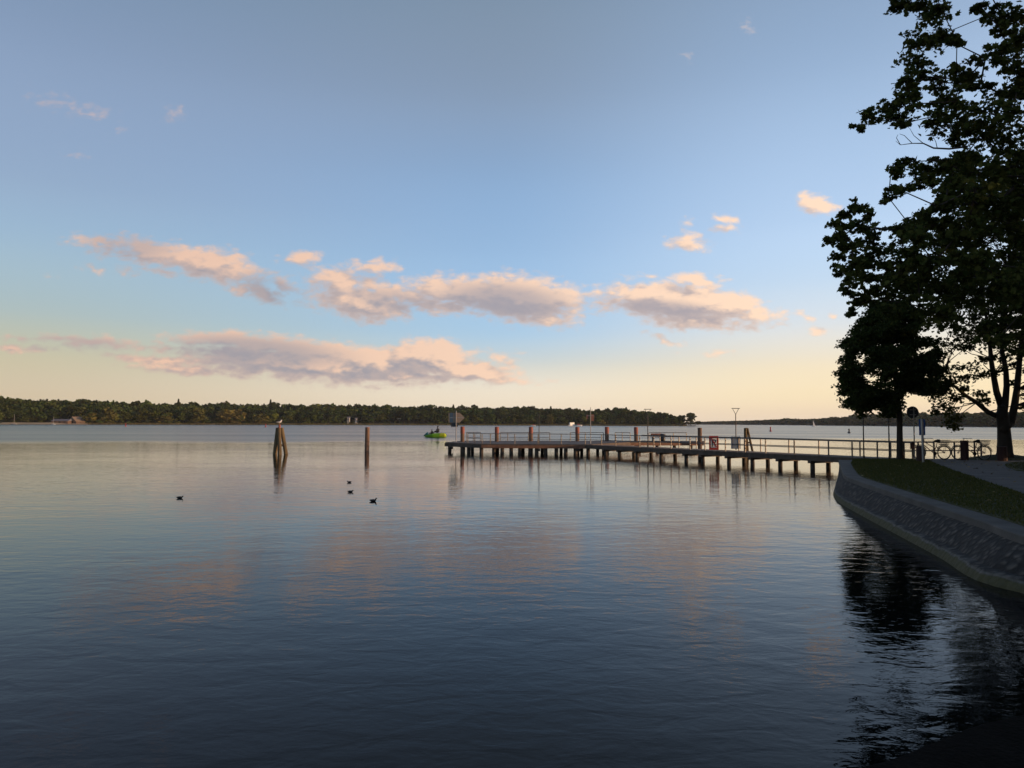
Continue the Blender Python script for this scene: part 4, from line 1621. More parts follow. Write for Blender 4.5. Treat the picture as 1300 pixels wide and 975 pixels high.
# ------------------------------------------------------------------ people in the green boat
def person(loc, rz, label, scale=1.0, seat=True):
    t = thing('person', label, 'person', loc, rz)
    J = {
        'pel': ((0, 0, 0.10), .14), 'sp': ((0, -0.02, 0.30), .13), 'ch': ((0, 0, 0.50), .15), 'nk': ((0, 0.02, 0.66), .055), 'hd0': ((0, 0.03, 0.74), .085), 'hd': ((0, 0.03, 0.84), .095), 'hd1': ((0, 0.02, 0.92), .06),
        'hl': ((-0.10, 0.05, 0.09), .10), 'kl': ((-0.13, 0.45, 0.22), .07), 'al': ((-0.13, 0.62, -0.16), .045), 'fl': ((-0.13, 0.76, -0.18), .035),
        'hr': ((0.10, 0.05, 0.09), .10), 'kr': ((0.13, 0.45, 0.22), .07), 'ar': ((0.13, 0.62, -0.16), .045), 'fr': ((0.13, 0.76, -0.18), .035),
        'sl': ((-0.19, 0, 0.56), .065), 'el': ((-0.26, 0.12, 0.30), .045), 'wl': ((-0.18, 0.36, 0.27), .032), 'dl': ((-0.16, 0.44, 0.27), .03),
        'sr': ((0.19, 0, 0.56), .065), 'er': ((0.26, 0.12, 0.30), .045), 'wr': ((0.18, 0.36, 0.27), .032), 'dr': ((0.16, 0.44, 0.27), .03),
    }
    E = ['pel-sp', 'sp-ch', 'ch-nk', 'nk-hd0', 'hd0-hd', 'hd-hd1', 'pel-hl', 'hl-kl', 'kl-al', 'al-fl', 'pel-hr', 'hr-kr', 'kr-ar', 'ar-fr', 'ch-sl', 'sl-el', 'el-wl', 'wl-dl', 'ch-sr', 'sr-er', 'er-wr', 'wr-dr']
    keys = list(J)
    me = bpy.data.meshes.new('body')
    me.from_pydata([Vector(J[k][0]) * scale for k in keys], [tuple(keys.index(x) for x in e.split('-')) for e in E], [])
    ob = link_mesh('body', me, M['cloth_dark'], t)
    md = ob.modifiers.new('skin', 'SKIN')
    sv = me.skin_vertices[0].data
    for i, k in enumerate(keys):
        sv[i].radius = (J[k][1] * scale,) * 2
        sv[i].use_root = (k == 'pel')
    ob.modifiers.new('sub', 'SUBSURF').render_levels = 1
    jk = MB()
    jk.tube([(0, -0.01 * scale, 0.08 * scale), (0, -0.02 * scale, 0.30 * scale), (0, 0, 0.52 * scale), (0, 0.01 * scale, 0.62 * scale)], [0.19 * scale, 0.20 * scale, 0.24 * scale, 0.12 * scale], 12)
    for sx in (-1, 1):
        jk.tube([(0.2 * sx * scale, 0, 0.56 * scale), (0.28 * sx * scale, 0.12 * scale, 0.30 * scale), (0.19 * sx * scale, 0.34 * scale, 0.27 * scale)], [0.09 * scale, 0.075 * scale, 0.055 * scale], 8)
    jk.build('jacket', M['cloth_dark'], t, smooth=True, local=True)
    MB().ball((0, 0.0, 0.87 * scale), (0.10 * scale, 0.11 * scale, 0.085 * scale)).build('hair', M['black_paint'], t, smooth=True, local=True)
    MB().ball((0, 0.075 * scale, 0.80 * scale), (0.065 * scale, 0.05 * scale, 0.085 * scale)).build('face', M['skin'], t, smooth=True, local=True)
    return t


def boat_hull(bm, L, W, H, z0, n=14, sheer=0.12, sharp=1.8, low_bow=False):
    """open hull along x, rounded stern at +x and pointed bow at -x"""
    prof = [(0.0, 0.0), (0.55, 0.02), (0.85, 0.25), (1.0, 0.7), (1.0, 1.0), (0.86, 1.0), (0.80, 0.7), (0.0, 0.35)]
    vs, fs = [], []
    for i in range(n + 1):
        u = i / n
        x = -L / 2 + L * u
        wv_ = W / 2 * (1 - (1 - min(1, u / 0.45)) ** sharp) * (1 if u < 0.8 else math.sqrt(max(0.02, 1 - ((u - 0.8) / 0.22) ** 2)))
        wv_ = max(wv_, 0.02)
        hz = H + sheer * (1 - u) ** 2 + sheer * 0.4 * u ** 2
        kz = 0.25 * H * (1 - min(1, u / 0.25)) ** 2
        if low_bow:
            hz = H * (0.42 + 0.58 * math.sin(min(1, u / 0.62) * math.pi / 2)) * (1 - 0.35 * max(0, (u - 0.72) / 0.28) ** 2)
            kz = 0.35 * H * (1 - min(1, u / 0.3)) ** 2 + 0.30 * H * max(0, (u - 0.78) / 0.22) ** 2
        row = [(x, -a * wv_, z0 + kz + b * (hz - kz)) for a, b in prof[::-1]] + [(x, a * wv_, z0 + kz + b * (hz - kz)) for a, b in prof[1:]]
        vs += row
    m_ = len(prof) * 2 - 1
    for i in range(n):
        for j in range(m_ - 1):
            fs.append((i * m_ + j, i * m_ + j + 1, (i + 1) * m_ + j + 1, (i + 1) * m_ + j))
    fs.append(tuple(range(m_)))
    fs.append(tuple(range(n * m_, (n + 1) * m_)))
    return bm.add(vs, fs)


b = at(552.6, 555.2, 0)
kb = b.y / F
t = thing('green_boat', 'lime green and yellow paddle boat with two people beyond the pier end', 'boat', b, 0.0)
Lb = 28.5 * kb
boat_hull(MB(), Lb, 1.35, 0.80, -0.10, n=22, low_bow=True).build('hull', M['lime'], t, smooth=False, local=True)
m = MB()
boat_hull(m, Lb * 0.46, 1.42, 0.72, -0.06, n=18, sharp=2.2, low_bow=True)
st = m.build('stern_float', M['yellow'], t, local=True)
st.location = (Lb * 0.262, 0, 0.06)
m = MB()
m.tube([(-Lb * 0.515, 0, 0.26), (-Lb * 0.42, 0, 0.34), (-Lb * 0.30, 0, 0.44)], [0.05, 0.30, 0.50], 10, squash=0.5)
m.build('bow_cover', M['teal'], t, smooth=True, local=True)
MB().box((-Lb * 0.14, 0, 0.50), (0.5, 0.9, 0.08)).build('seat', M['black_paint'], t, local=True)
MB().box((Lb * 0.13, 0, 0.62), (0.5, 0.9, 0.10)).build('seat', M['black_paint'], t, local=True)
m = MB()
m.tube([(Lb * 0.27, -0.3, 0.55), (Lb * 0.27, -0.3, 0.85), (Lb * 0.27, 0.3, 0.85), (Lb * 0.27, 0.3, 0.55)], 0.03, 6)
m.build('handrail', M['rail_metal'], t, local=True)
pa = person(b + Vector((-Lb * 0.15, 0, 0.50)), R(90), 'person in dark clothes sitting low in the front of the green boat', 0.92)
pb = person(b + Vector((Lb * 0.11, 0, 0.72)), R(90), 'person in dark clothes sitting upright amidships in the green boat', 1.25)


# ------------------------------------------------------------------ far shores
def crown_template(kind, nq, rng):
    """unit tree crown: height 1, quads (nq,4,3)"""
    if kind == 'conifer':
        z = 0.12 + 0.88 * rng.random(nq) ** 1.3
        r = 0.20 * (1 - z) ** 0.8 * (0.6 + 0.5 * rng.random(nq)) + 0.012
        a = rng.random(nq) * 2 * math.pi
        c = np.stack([r * np.cos(a), r * np.sin(a), z], 1)
        s = 0.085
    else:
        nl = 9 if kind == 'broad' else 6
        lob = []
        for i in range(nl):
            h = 0.30 + 0.62 * rng.random()
            rr = 0.30 * math.sin(math.pi * min(1, max(0.08, (h - 0.05)))) ** 0.6
            a = rng.random() * 2 * math.pi
            q = rr * math.sqrt(rng.random())
            lob.append((q * math.cos(a), q * math.sin(a), min(h, 0.86), 0.12 + 0.10 * rng.random()))
        lob.append((0, 0, 0.82, 0.16))
        c = []
        for i in range(nq):
            l = lob[rng.integers(len(lob))]
            d = rng.normal(size=3)
            d /= np.linalg.norm(d)
            if d[2] < -0.3:
                d[2] *= -0.5
            c.append(np.array(l[:3]) + d * l[3] * (0.75 + 0.3 * rng.random()))
        c = np.array(c)
        c[:, 2] = np.clip(c[:, 2], 0.02, 1.05)
        if kind == 'bush':
            c[:, 2] = c[:, 2] * 1.0
        s = 0.105
    q = leaves(c, s * (0.7 + 0.7 * rng.random(nq)), QUAD, 0.1, rng).reshape(nq, 4, 3)
    return q


TR = np.random.default_rng(3)
NQ = 230
TEMPL = {k: [crown_template(k, NQ, TR) for _ in range(n)] for k, n in (('broad', 8), ('conifer', 3), ('bush', 4))}
TEMPL_S = {k: [crown_template(k, 90, TR) for _ in range(n)] for k, n in (('broad', 6), ('conifer', 2))}
for k in TEMPL_S:
    TEMPL_S[k] = [((q - q.mean(1, keepdims=True)) * 1.5 + q.mean(1, keepdims=True)) for q in TEMPL_S[k]]


def place_tree(out, tints, q, x, y, z, w, h, tint):
    a = TR.random() * 6.28
    c, s = math.cos(a), math.sin(a)
    v = q.reshape(-1, 3)
    X = (v[:, 0] * c - v[:, 1] * s) * w / 0.62
    Y = (v[:, 0] * s + v[:, 1] * c) * w / 0.62
    out.append(np.stack([X + x, Y + y, v[:, 2] * h + z], 1))
    tints.append(np.tile(np.array(tint), (len(v), 1)))


def interp(tab, x):
    xs_, ys_ = zip(*tab)
    return float(np.interp(x, xs_, ys_))


def gtint():
    g = TR.random()
    base = np.array((0.034, 0.052, 0.015)) * (0.55 + 1.1 * TR.random())
    return base * np.array((1 + 0.7 * g * g, 1 + 0.2 * g, 1.0))


# left shore, headland: shoreline distance and tree-top line by picture column
shore_d = [(-250, 620), (0, 670), (400, 740), (700, 800), (884, 830)]
top_l = [(-250, 507), (0, 509.5), (60, 510.5), (130, 512), (230, 513), (330, 513.5), (430, 514), (540, 515.3), (640, 516), (740, 518.5), (800, 520), (840, 522.5), (858, 527), (872, 533)]
out, tints = [], []
DEPTH = 110
cols = np.arange(-250, 872, 4)


def left_ground(px, k):
    """terrain height k metres behind the shoreline"""
    d = interp(shore_d, px)
    H = (yh(px) - interp(top_l, px)) / F * (d + DEPTH) + EYE
    g = max(0.6, H - 15.5)
    u = min(1, k / DEPTH)
    return 0.5 + (g - 0.5) * (u * u * (3 - 2 * u))


def col_pt(px, d):
    r_ = ray(px, yh(px))
    q = d / math.hypot(r_.x, r_.y)
    return r_.x * q, r_.y * q


# terrain strip
mb = MB()
vs, fs = [], []
ks = [-6, 0, 10, 30, 60, 90, 120, 200]
cc = np.arange(-260, 886, 8)
for px in cc:
    for k_ in ks:
        x, y = col_pt(px, interp(shore_d, px) + k_)
        z = -0.4 if k_ < 0 else (left_ground(px, k_) if k_ <= DEPTH + 10 else left_ground(px, DEPTH) - 3)
        if px > 862:
            z = min(z, 0.5)
        vs.append((x, y, z))
for i in range(len(cc) - 1):
    for j in range(len(ks) - 1):
        a = i * len(ks) + j
        fs.append((a, a + 1, a + len(ks) + 1, a + len(ks)))
mb.add(vs, fs)
prop(mb.build('far_hill', M['hill'], smooth=True), 'wooded headland across the lake', 'hill', kind='structure')

for row in range(8):
    k0 = 5 + row * 15
    px = -245.0
    while px < 866:
        d = interp(shore_d, px) + k0 + TR.uniform(-5, 5)
        x, y = col_pt(px, d)
        H = (yh(px) - interp(top_l, px)) / F * (d) + EYE        # top line at this distance
        g = left_ground(px, k0)
        h = TR.uniform(9.5, 14.5) if row < 6 else TR.uniform(13, 17.5)
        if row == 0:
            h = TR.uniform(4, 11)
        if 436 < px < 545 and k0 < 22 + 14 * math.sin((px - 436) * 0.12):
            h = TR.uniform(1.2, 3.0)
        h = min(h, max(3.0, H - g + TR.uniform(-3.2, 1.6)))
        if row == 0 and 0 < px < 108:
            px += TR.uniform(6, 9)
            continue
        kind = 'conifer' if (TR.random() < (0.10 if row > 4 else 0.05)) else ('bush' if row == 0 and h < 5 else 'broad')
        w = h * TR.uniform(0.55, 0.85) if kind != 'conifer' else h * 0.6
        tn = gtint()
        if row == 0:
            tn = tn * np.array((1.45, 1.35, 1.0))
        if kind == 'conifer':
            tn = tn * 0.7
            h *= 1.06
        T = TEMPL[kind]
        place_tree(out, tints, T[TR.integers(len(T))], x, y, g - 0.3, w, h, tn)
        px += TR.uniform(4.5, 8.0)
for row in range(8):
    px = -245.0
    while px < 870:
        k0 = 3 + row * 15 + TR.uniform(-3, 3)
        x, y = col_pt(px, interp(shore_d, px) + k0)
        if not (row == 0 and 0 < px < 108) and not (430 < px < 545 and row < 2):
            h = TR.uniform(2.5, 5.0) if row else TR.uniform(1.6, 3.6)
            if px > 850: h = TR.uniform(1.5, 2.5)
            place_tree(out, tints, TEMPL['bush'][TR.integers(4)][:110], x, y, left_ground(px, k0) - 0.9, h * 1.5, h, gtint() * (1.5 if row == 0 else 0.8))
        px += TR.uniform(4, 7)
o = mesh_np('forest', np.concatenate(out), 4, M['forest'], tint=np.concatenate(tints))
prop(o, 'dense dark green wood covering the headland across the lake', 'forest', kind='stuff')


def far_tree(px, base_k, w_px, top_y, tint, label, kind='broad', name='far_tree', group=None, templ=None):
    d = interp(shore_d, px) + base_k
    x, y = col_pt(px, d)
    g = 0.4
    h = (yh(px) - top_y) / F * d + EYE - g
    t = thing(name, label, 'tree' if name != 'far_bush' else 'bush', (x, y, g), 0, group)
    o_, t_ = [], []
    for j in range(2):
        T = TEMPL[kind]
        place_tree(o_, t_, T[TR.integers(len(T))], x, y, g, w_px * d / F, h, tint)
    if kind == 'broad':
        place_tree(o_, t_, TEMPL['bush'][TR.integers(4)], x, y, g - 0.6, w_px * d / F * 0.9, h * 0.5, tint)
    mesh_np('crown', np.concatenate(o_), 4, M['forest'], t, (x, y, g), np.concatenate(t_))
    MB().tube([(x, y, g - 0.6), (x, y, g + h * 0.45)], [h * 0.03, h * 0.015], 6).build('trunk', M['bark'], t)
    return t


Y1 = (0.15, 0.13, 0.03)
far_tree(877, 2, 10.5, 525.3, (0.06, 0.07, 0.022), 'lone round tree at the tip of the headland')
far_tree(866, 6, 9, 527.5, (0.06, 0.065, 0.02), 'tree beside the lone tree at the headland tip, slightly smaller')
far_tree(886, 1, 6, 535.0, (0.06, 0.07, 0.022), 'low bush at the very tip of the headland', 'bush', 'far_bush')
far_tree(117, -2, 14, 525.5, Y1, 'round golden bush right of the boathouses on the far shore', 'bush', 'far_bush')
far_tree(137, 3, 16, 520.5, (0.10, 0.095, 0.028), 'golden green tree just behind the round golden bush')
far_tree(251, -2, 17, 520, (0.11, 0.11, 0.03), 'yellowish willow on the shore, leftmost of three in a row')
far_tree(287, -2, 17, 522, (0.14, 0.12, 0.035), 'golden willow on the shore, middle of three in a row')
far_tree(302, 2, 14, 521.5, (0.135, 0.115, 0.035), 'golden willow on the shore, rightmost of three in a row')
far_tree(330, -2, 15, 526.5, (0.12, 0.11, 0.03), 'low rounded shore tree left of the dolphin')
far_tree(208, 0, 16, 529, (0.12, 0.11, 0.03), 'flat golden shrub on the open shore', 'bush', 'far_bush')
far_tree(698, -2, 8, 527, (0.12, 0.11, 0.03), 'pale yellow shore tree behind the pier head lamp')
far_tree(765, -2, 6.5, 533.5, (0.22, 0.19, 0.05), 'small bright bush on the shore right of the rusty boards', 'bush', 'far_bush')
far_tree(226, 62, 9, 510, (0.03, 0.04, 0.014), 'dark spire of a fir above the wood, left', 'conifer')
far_tree(343, 70, 9, 509.5, (0.03, 0.04, 0.014), 'dark spire of a fir above the wood behind the dolphin', 'conifer')

# right, farther shore
shore_r = [(840, 2300), (900, 2100), (1000, 1750), (1060, 1400), (1200, 1050), (1300, 900), (1600, 760)]
top_r = [(840, 537), (880, 535.8), (900, 535.2), (950, 534.3), (985, 533), (1000, 531), (1020, 533), (1040, 532), (1060, 530.2), (1090, 527.2), (1120, 526), (1200, 525), (1300, 525.5), (1600, 522)]
mb = MB()
vs, fs = [], []
cc = np.arange(836, 1600, 10)


def right_ground(px, k):
    d = interp(shore_r, px)
    H = (yh(px) - interp(top_r, px)) / F * (d + 160) + EYE
    g = max(0.8, H - 13)
    u = min(1, k / 160)
    return 0.5 + (g - 0.5) * (u * u * (3 - 2 * u))


ks = [-8, 0, 20, 60, 110, 160, 300]
for px in cc:
    for k_ in ks:
        x, y = col_pt(px, interp(shore_r, px) + k_)
        z = -0.4 if k_ < 0 else right_ground(px, k_)
        vs.append((x, y, z))
for i in range(len(cc) - 1):
    for j in range(len(ks) - 1):
        a = i * len(ks) + j
        fs.append((a, a + 1, a + len(ks) + 1, a + len(ks)))
mb.add(vs, fs)
prop(mb.build('far_hill', M['hill'], smooth=True), 'low wooded hills across the lake on the right', 'hill', kind='structure')
out, tints = [], []
for row in range(7):
    k0 = 4 + row * 26
    px = 838.0
    while px < 1590:
        d = interp(shore_r, px) + k0 + TR.uniform(-8, 8)
        x, y = col_pt(px, d)
        g = right_ground(px, k0)
        H = (yh(px) - interp(top_r, px)) / F * d + EYE
        h = min(TR.uniform(9, 14), max(3.5, H - g + TR.uniform(-0.8, 0.8)))
        kind = 'conifer' if TR.random() < 0.06 else 'broad'
        T = TEMPL_S[kind]
        place_tree(out, tints, T[TR.integers(len(T))], x, y, g - 0.4, h * TR.uniform(0.75, 1.1), h, gtint())
        place_tree(out, tints, TEMPL['bush'][TR.integers(4)][:80], x + TR.uniform(-4, 4), y - 3, g - 1.0, 9, 4.5, gtint() * 0.8)
        px += TR.uniform(0.55, 1.0) * 8.5 * F / d
o = mesh_np('forest', np.concatenate(out), 4, M['forest'], tint=np.concatenate(tints))
prop(o, 'hazy dark wood on the hills across the lake on the right', 'forest', kind='stuff')

# reeds along the left shore
rp = []
for px in np.arange(-250, 872, 0.22):
    if 0 < px < 112:
        continue
    for j in range(2):
        x, y = col_pt(px + TR.uniform(-.1, .1), interp(shore_d, px) - 3 + TR.uniform(-2, 2))
        rp.append((x, y))
rp = np.array(rp)
k = len(rp)
hh = 0.6 + 0.9 * TR.random(k)
q = np.zeros((k, 4, 3))
wv = 0.35
q[:, 0] = np.stack([rp[:, 0] - wv, rp[:, 1], np.full(k, -0.2)], 1)
q[:, 1] = np.stack([rp[:, 0] + wv, rp[:, 1], np.full(k, -0.2)], 1)
q[:, 2] = np.stack([rp[:, 0] + wv * 0.4 + 0.1, rp[:, 1] + TR.normal(size=k) * 0.2, hh], 1)
q[:, 3] = np.stack([rp[:, 0] - wv * 0.4 + 0.1, rp[:, 1] + TR.normal(size=k) * 0.2, hh], 1)
o = mesh_np('reeds', q.reshape(-1, 3), 4, M['reed'])
prop(o, 'tan reeds fringing the far shore', 'reeds', kind='stuff')

# beach
mb = MB()
vs, fs = [], []
cc = np.arange(-120, 116, 4)
for px in cc:
    for k_, z in ((-9, -0.15), (-4, 0.5 + 0.15 * math.sin(px * 0.2)), (2, 1.1 + 0.3 * math.sin(px * 0.13)), (12, 1.5)):
        x, y = col_pt(px, interp(shore_d, px) + k_)
        vs.append((x, y, z))
for i in range(len(cc) - 1):
    for j in range(3):
        a = i * 4 + j
        fs.append((a, a + 1, a + 5, a + 4))
mb.add(vs, fs)
prop(mb.build('beach', M['sand'], smooth=True), 'sandy bathing beach on the far left shore', 'beach', kind='structure')


def house(px, k_, w, dp, hw, hr, wallm, roofm, label, rz=0.0, name='boathouse', door=True, z=1.0):
    x, y = col_pt(px, interp(shore_d, px) + k_)
    t = thing(name, label, 'building', (x, y, z), rz)
    MB().box((0, 0, hw / 2 - 1.5), (w, dp, hw + 3)).build('wall', wallm, t, local=True)
    m = MB()
    o_ = 0.4
    m.add([(-w / 2 - o_, -dp / 2 - o_, hw), (w / 2 + o_, -dp / 2 - o_, hw), (w / 2 + o_, dp / 2 + o_, hw), (-w / 2 - o_, dp / 2 + o_, hw), (-w / 2 - o_, 0, hw + hr), (w / 2 + o_, 0, hw + hr),
           (-w / 2 - o_, -dp / 2 - o_, hw + .2), (w / 2 + o_, -dp / 2 - o_, hw + .2)],
          [(0, 1, 5, 4), (2, 3, 4, 5), (0, 4, 3), (1, 2, 5), (0, 3, 2, 1)])
    m.v = m.v[:6]
    m.build('roof', roofm, t, local=True)
    for s in (-0.3, 0.3):
        MB().box((w * s, -dp / 2 - 0.03, hw * 0.55), (w * 0.12, 0.08, hw * 0.4)).build('window', M['glass_dark'], t, local=True)
    if door:
        MB().box((0, -dp / 2 - 0.03, hw * 0.42), (w * 0.12, 0.08, hw * 0.84)).build('door', M['bark'], t, local=True)
    return t


house(79, 6, 13, 7, 1.6, 1.7, M['brown_wall'], M['roof_grey'], 'long low boathouse with a grey roof on the far beach')
house(97, 4, 7, 11, 1.2, 4.0, M['brown_wall'], M['roof_tan'], 'steep tan roofed boathouse by the golden bush on the far beach', R(62))
house(442.5, 20, 2.2, 3, 3.8, 1.2, M['house_wall'], M['roof_grey'], 'narrow white house among the far trees, nearer the dolphin', 0, 'white_house', True, left_ground(442, 20) + 2.2)
house(452, 24, 1.8, 3, 3.0, 1.0, M['house_wall'], M['roof_grey'], 'tiny white house among the far trees, nearer the single post', 0, 'white_house', True, left_ground(452, 24) + 2.0)
# clearing: lighter meadow patch on the far shore is left as low shrubs


def small_boat(px, py, L, label, mast=None, cab=None, hullm='white_paint', name='moored_boat', rz=0.0, dist=None, sail=None):
    b = at(px, py, 0) if dist is None else Vector((*col_pt(px, dist), 0))
    t = thing(name, label, 'boat', b, rz)
    boat_hull(MB(), L, L * 0.32, L * 0.16, -0.1, sheer=0.15).build('hull', M[hullm], t, local=True)
    if cab:
        w, h, mt = cab
        MB().box((0.05 * L, 0, L * 0.14 + h / 2), (w, L * 0.24, h)).build('cabin', M[mt], t, local=True)
        MB().box((0.05 * L, 0, L * 0.14 + h + 0.06), (w * 1.1, L * 0.27, 0.1)).build('roof', M[mt], t, local=True)
    if mast:
        MB().tube([(0, 0, 0.2), (0, 0, mast)], [0.12, 0.07], 6).build('mast', M['house_wall'], t, local=True)
    if sail:
        MB().plate([(0.1, 0.9), (sail[0], 1.0), (0.1, sail[1])], (0, 0, 0), (1, 0, 0), (0, 0, 1), 0.03).build('sail', M['white_paint'], t, local=True)
    return t


small_boat(68, 538, 3.0, 'small white boat moored off the far beach', mast=6, dist=655)
small_boat(18, 538, 4.0, 'small boat with a bare mast at the left end of the far beach', mast=7.5, hullm='house_wall', dist=664)
small_boat(725.5, 539.5, 6.2, 'white houseboat glowing in the sun below the far wood', cab=(4.6, 2.1, 'white_paint'), dist=640, name='houseboat', rz=R(35))
small_boat(734, 539.5, 6.5, 'red and white motor boat beside the glowing houseboat', cab=(2.0, 0.8, 'red_paint'), dist=640, name='motor_boat')
small_boat(677, 540, 4.0, 'tiny red motor boat on the far shore behind the third mooring pile', cab=(1.4, 0.8, 'red_paint'), dist=640, name='motor_boat')
small_boat(1032.3, 540.5, 5.0, 'small white sailing boat below the far hills', mast=7.0, sail=(2.2, 6.6), dist=900, name='sailing_boat')


def buoy(px, py, label, mt, h=1.3):
    b = at(px, py, 0)
    t = thing('buoy', label, 'buoy', b, 0, 'channel buoys')
    MB().tube([(0, 0, -0.3), (0, 0, 0.1), (0, 0, 0.35), (0, 0, h * 0.7)], [0.45, 0.5, 0.22, 0.16], 10).build('body', M[mt], t, smooth=True, local=True)
    MB().tube([(0, 0, h * 0.7), (0, 0, h)], [0.24, 0.22], 8).build('top_mark', M[mt], t, local=True)


buoy(159.5, 541.3, 'red buoy far out below the golden willows, leftmost', 'red_paint', 1.6)
buoy(337.3, 542.2, 'red buoy just left of the gull dolphin', 'red_paint', 1.6)
buoy(978.2, 547.6, 'red buoy beyond the walkway, right of the second dolphin', 'red_paint', 1.5)
buoy(1078, 549.8, 'dark buoy on the lake behind the first lamp pole', 'sign_dark', 1.2)


# ------------------------------------------------------------------ the quay trees
def ell(px, py, rx, ry, depth, rng, rd=None):
    c = atd(px, py, depth)
    k_ = depth / F
    return (c, (rx * k_ * 1.0, (rd if rd else 0.9 * (rx + ry) / 2 * k_), ry * k_ * 1.0))


T1 = np.random.default_rng(21)
near = [(1147, 6, 18, 9), (1165, 3, 14, 8), (1184, 18, 20, 16), (1192, 6, 18, 9), (1168, 52, 14, 20), (1190, 46, 18, 15), (1202, 50, 14, 11), (1215, 52, 10, 8), (1165, 80, 17, 14),
        (1174, 97, 12, 13), (1148, 100, 12, 12), (1151, 117, 15, 13), (1131, 136, 17, 11), (1108, 148, 15, 9), (1090, 160, 8, 5), (1138, 150, 17, 9), (1159, 132, 9, 15), (1150, 156, 8, 5),
        (1196, 105, 15, 13), (1214, 90, 15, 11), (1227, 101, 15, 13), (1245, 106, 15, 9), (1196, 129, 15, 13), (1184, 148, 17, 11), (1214, 129, 20, 17), (1202, 158, 17, 13), (1227, 154, 18, 17),
        (1214, 174, 11, 8), (1251, 74, 15, 10), (1264, 64, 15, 11), (1282, 66, 13, 13), (1245, 9, 7, 8), (1248, 22, 7, 5), (1270, 17, 17, 15), (1288, 27, 15, 17), (1270, 36, 10, 8), (1294, 46, 14, 14),
        (1288, 86, 15, 13), (1276, 122, 24, 18), (1293, 104, 16, 16), (1257, 145, 22, 19), (1285, 148, 24, 20), (1245, 172, 20, 17), (1276, 175, 26, 20),
        (1196, 203, 10, 6), (1216, 200, 12, 9), (1147, 206, 17, 8), (1131, 218, 11, 8), (1162, 226, 17, 12), (1140, 240, 15, 10), (1128, 251, 9, 7), (1184, 214, 17, 11), (1178, 233, 13, 10),
        (1206, 232, 15, 17), (1227, 221, 20, 18), (1260, 212, 24, 20), (1288, 209, 22, 22), (1200, 254, 14, 12), (1190, 262, 13, 8), (1227, 246, 22, 18), (1257, 246, 24, 20), (1288, 246, 24, 20),
        (1091, 260, 10, 7), (1077, 270, 13, 10), (1101, 271, 7, 7), (1064, 288, 13, 10), (1088, 286, 15, 12), (1110, 291, 11, 9), (1153, 283, 20, 10), (1178, 274, 18, 11), (1140, 293, 12, 9),
        (1053, 305, 7, 5), (1066, 303, 14, 10), (1084, 309, 17, 13), (1110, 309, 20, 14), (1066, 324, 10, 11), (1062, 343, 6, 8), (1081, 335, 16, 14), (1106, 331, 22, 16), (1079, 358, 12, 11),
        (1076, 369, 6, 7), (1100, 357, 18, 14), (1088, 381, 12, 8), (1083, 396, 6, 6), (1104, 380, 14, 10), (1120, 372, 14, 14), (1128, 345, 18, 16)]
cl = []
for (x, y, rx, ry) in near:
    cl.append(ell(x, y, rx, ry, 20 + T1.uniform(-1.5, 1.5), T1))
for y in range(200, 450, 21):
    for x in range(1140, 1330, 24):
        px, py = x + T1.uniform(-9, 9), y + T1.uniform(-8, 8)
        if px < 1195 and py < 265: continue
        if px < 1130 + (300 - py) * 0.3 and py < 300: continue
        if px < 1195 and py > 395: continue
        if py > 408 and T1.random() < 0.6: continue
        if T1.random() < 0.12: continue
        cl.append(ell(px, py, 20, 15, 20.5 + T1.uniform(-3.2, 3.2), T1))
# the part of the crown beyond the picture
for i in range(200):
    px, py = T1.uniform(1325, 1760), T1.uniform(-260, 430)
    if ((px - 1480) / 300) ** 2 + ((py - 90) / 370) ** 2 > 1: continue
    cl.append(ell(px, py, 34, 26, 21 + T1.uniform(-4.5, 4.5), T1))
for i in range(22):
    cl.append(ell(T1.uniform(1180, 1400), T1.uniform(-170, -25), 28, 20, 20.5 + T1.uniform(-3, 3), T1))
base = Vector((16.6, 21.2, GZ))
tr = [base + Vector(v) for v in ((0, 0, -0.2), (0.02, 0, 0.5), (0.05, 0.02, 1.6), (0.0, 0.05, 3.0), (-0.1, 0.0, 4.6), (-0.2, -0.05, 6.4), (-0.1, 0, 8.4), (0.1, 0, 10.5), (0.2, 0, 12.5))]
bare = []
# the leafless branch crossing the gap
bp_ = [atd(x, y, 20) for x, y in ((1228, 186), (1205, 189), (1185, 188), (1172, 182), (1158, 182), (1143, 184), (1137, 179))]
bare.append((bp_, [0.03, 0.026, 0.022, 0.017, 0.012, 0.008, 0.004]))
for pts_ in (((1172, 182), (1160, 172), (1155, 163), (1150, 160)), ((1158, 182), (1148, 172), (1142, 170)), ((1143, 184), (1138, 175), (1140, 171)), ((1190, 189), (1188, 180), (1184, 172))):
    bare.append(([atd(x, y, 20) for x, y in pts_], [0.011, 0.008, 0.005, 0.003][:len(pts_)]))
make_tree('maple_tree', 'big dark maple overhanging the right edge, its lit sky gaps near the top corner', 'tree', base, tr, [0.62, 0.46, 0.40, 0.37, 0.33, 0.28, 0.22, 0.16, 0.10],
          cl, 0.13, 18, 36, 0.012, M['bark'], M['leaf_near'], MAPLE, T1, power=0.44, flat=0.4, base_idx=3, bare=bare)

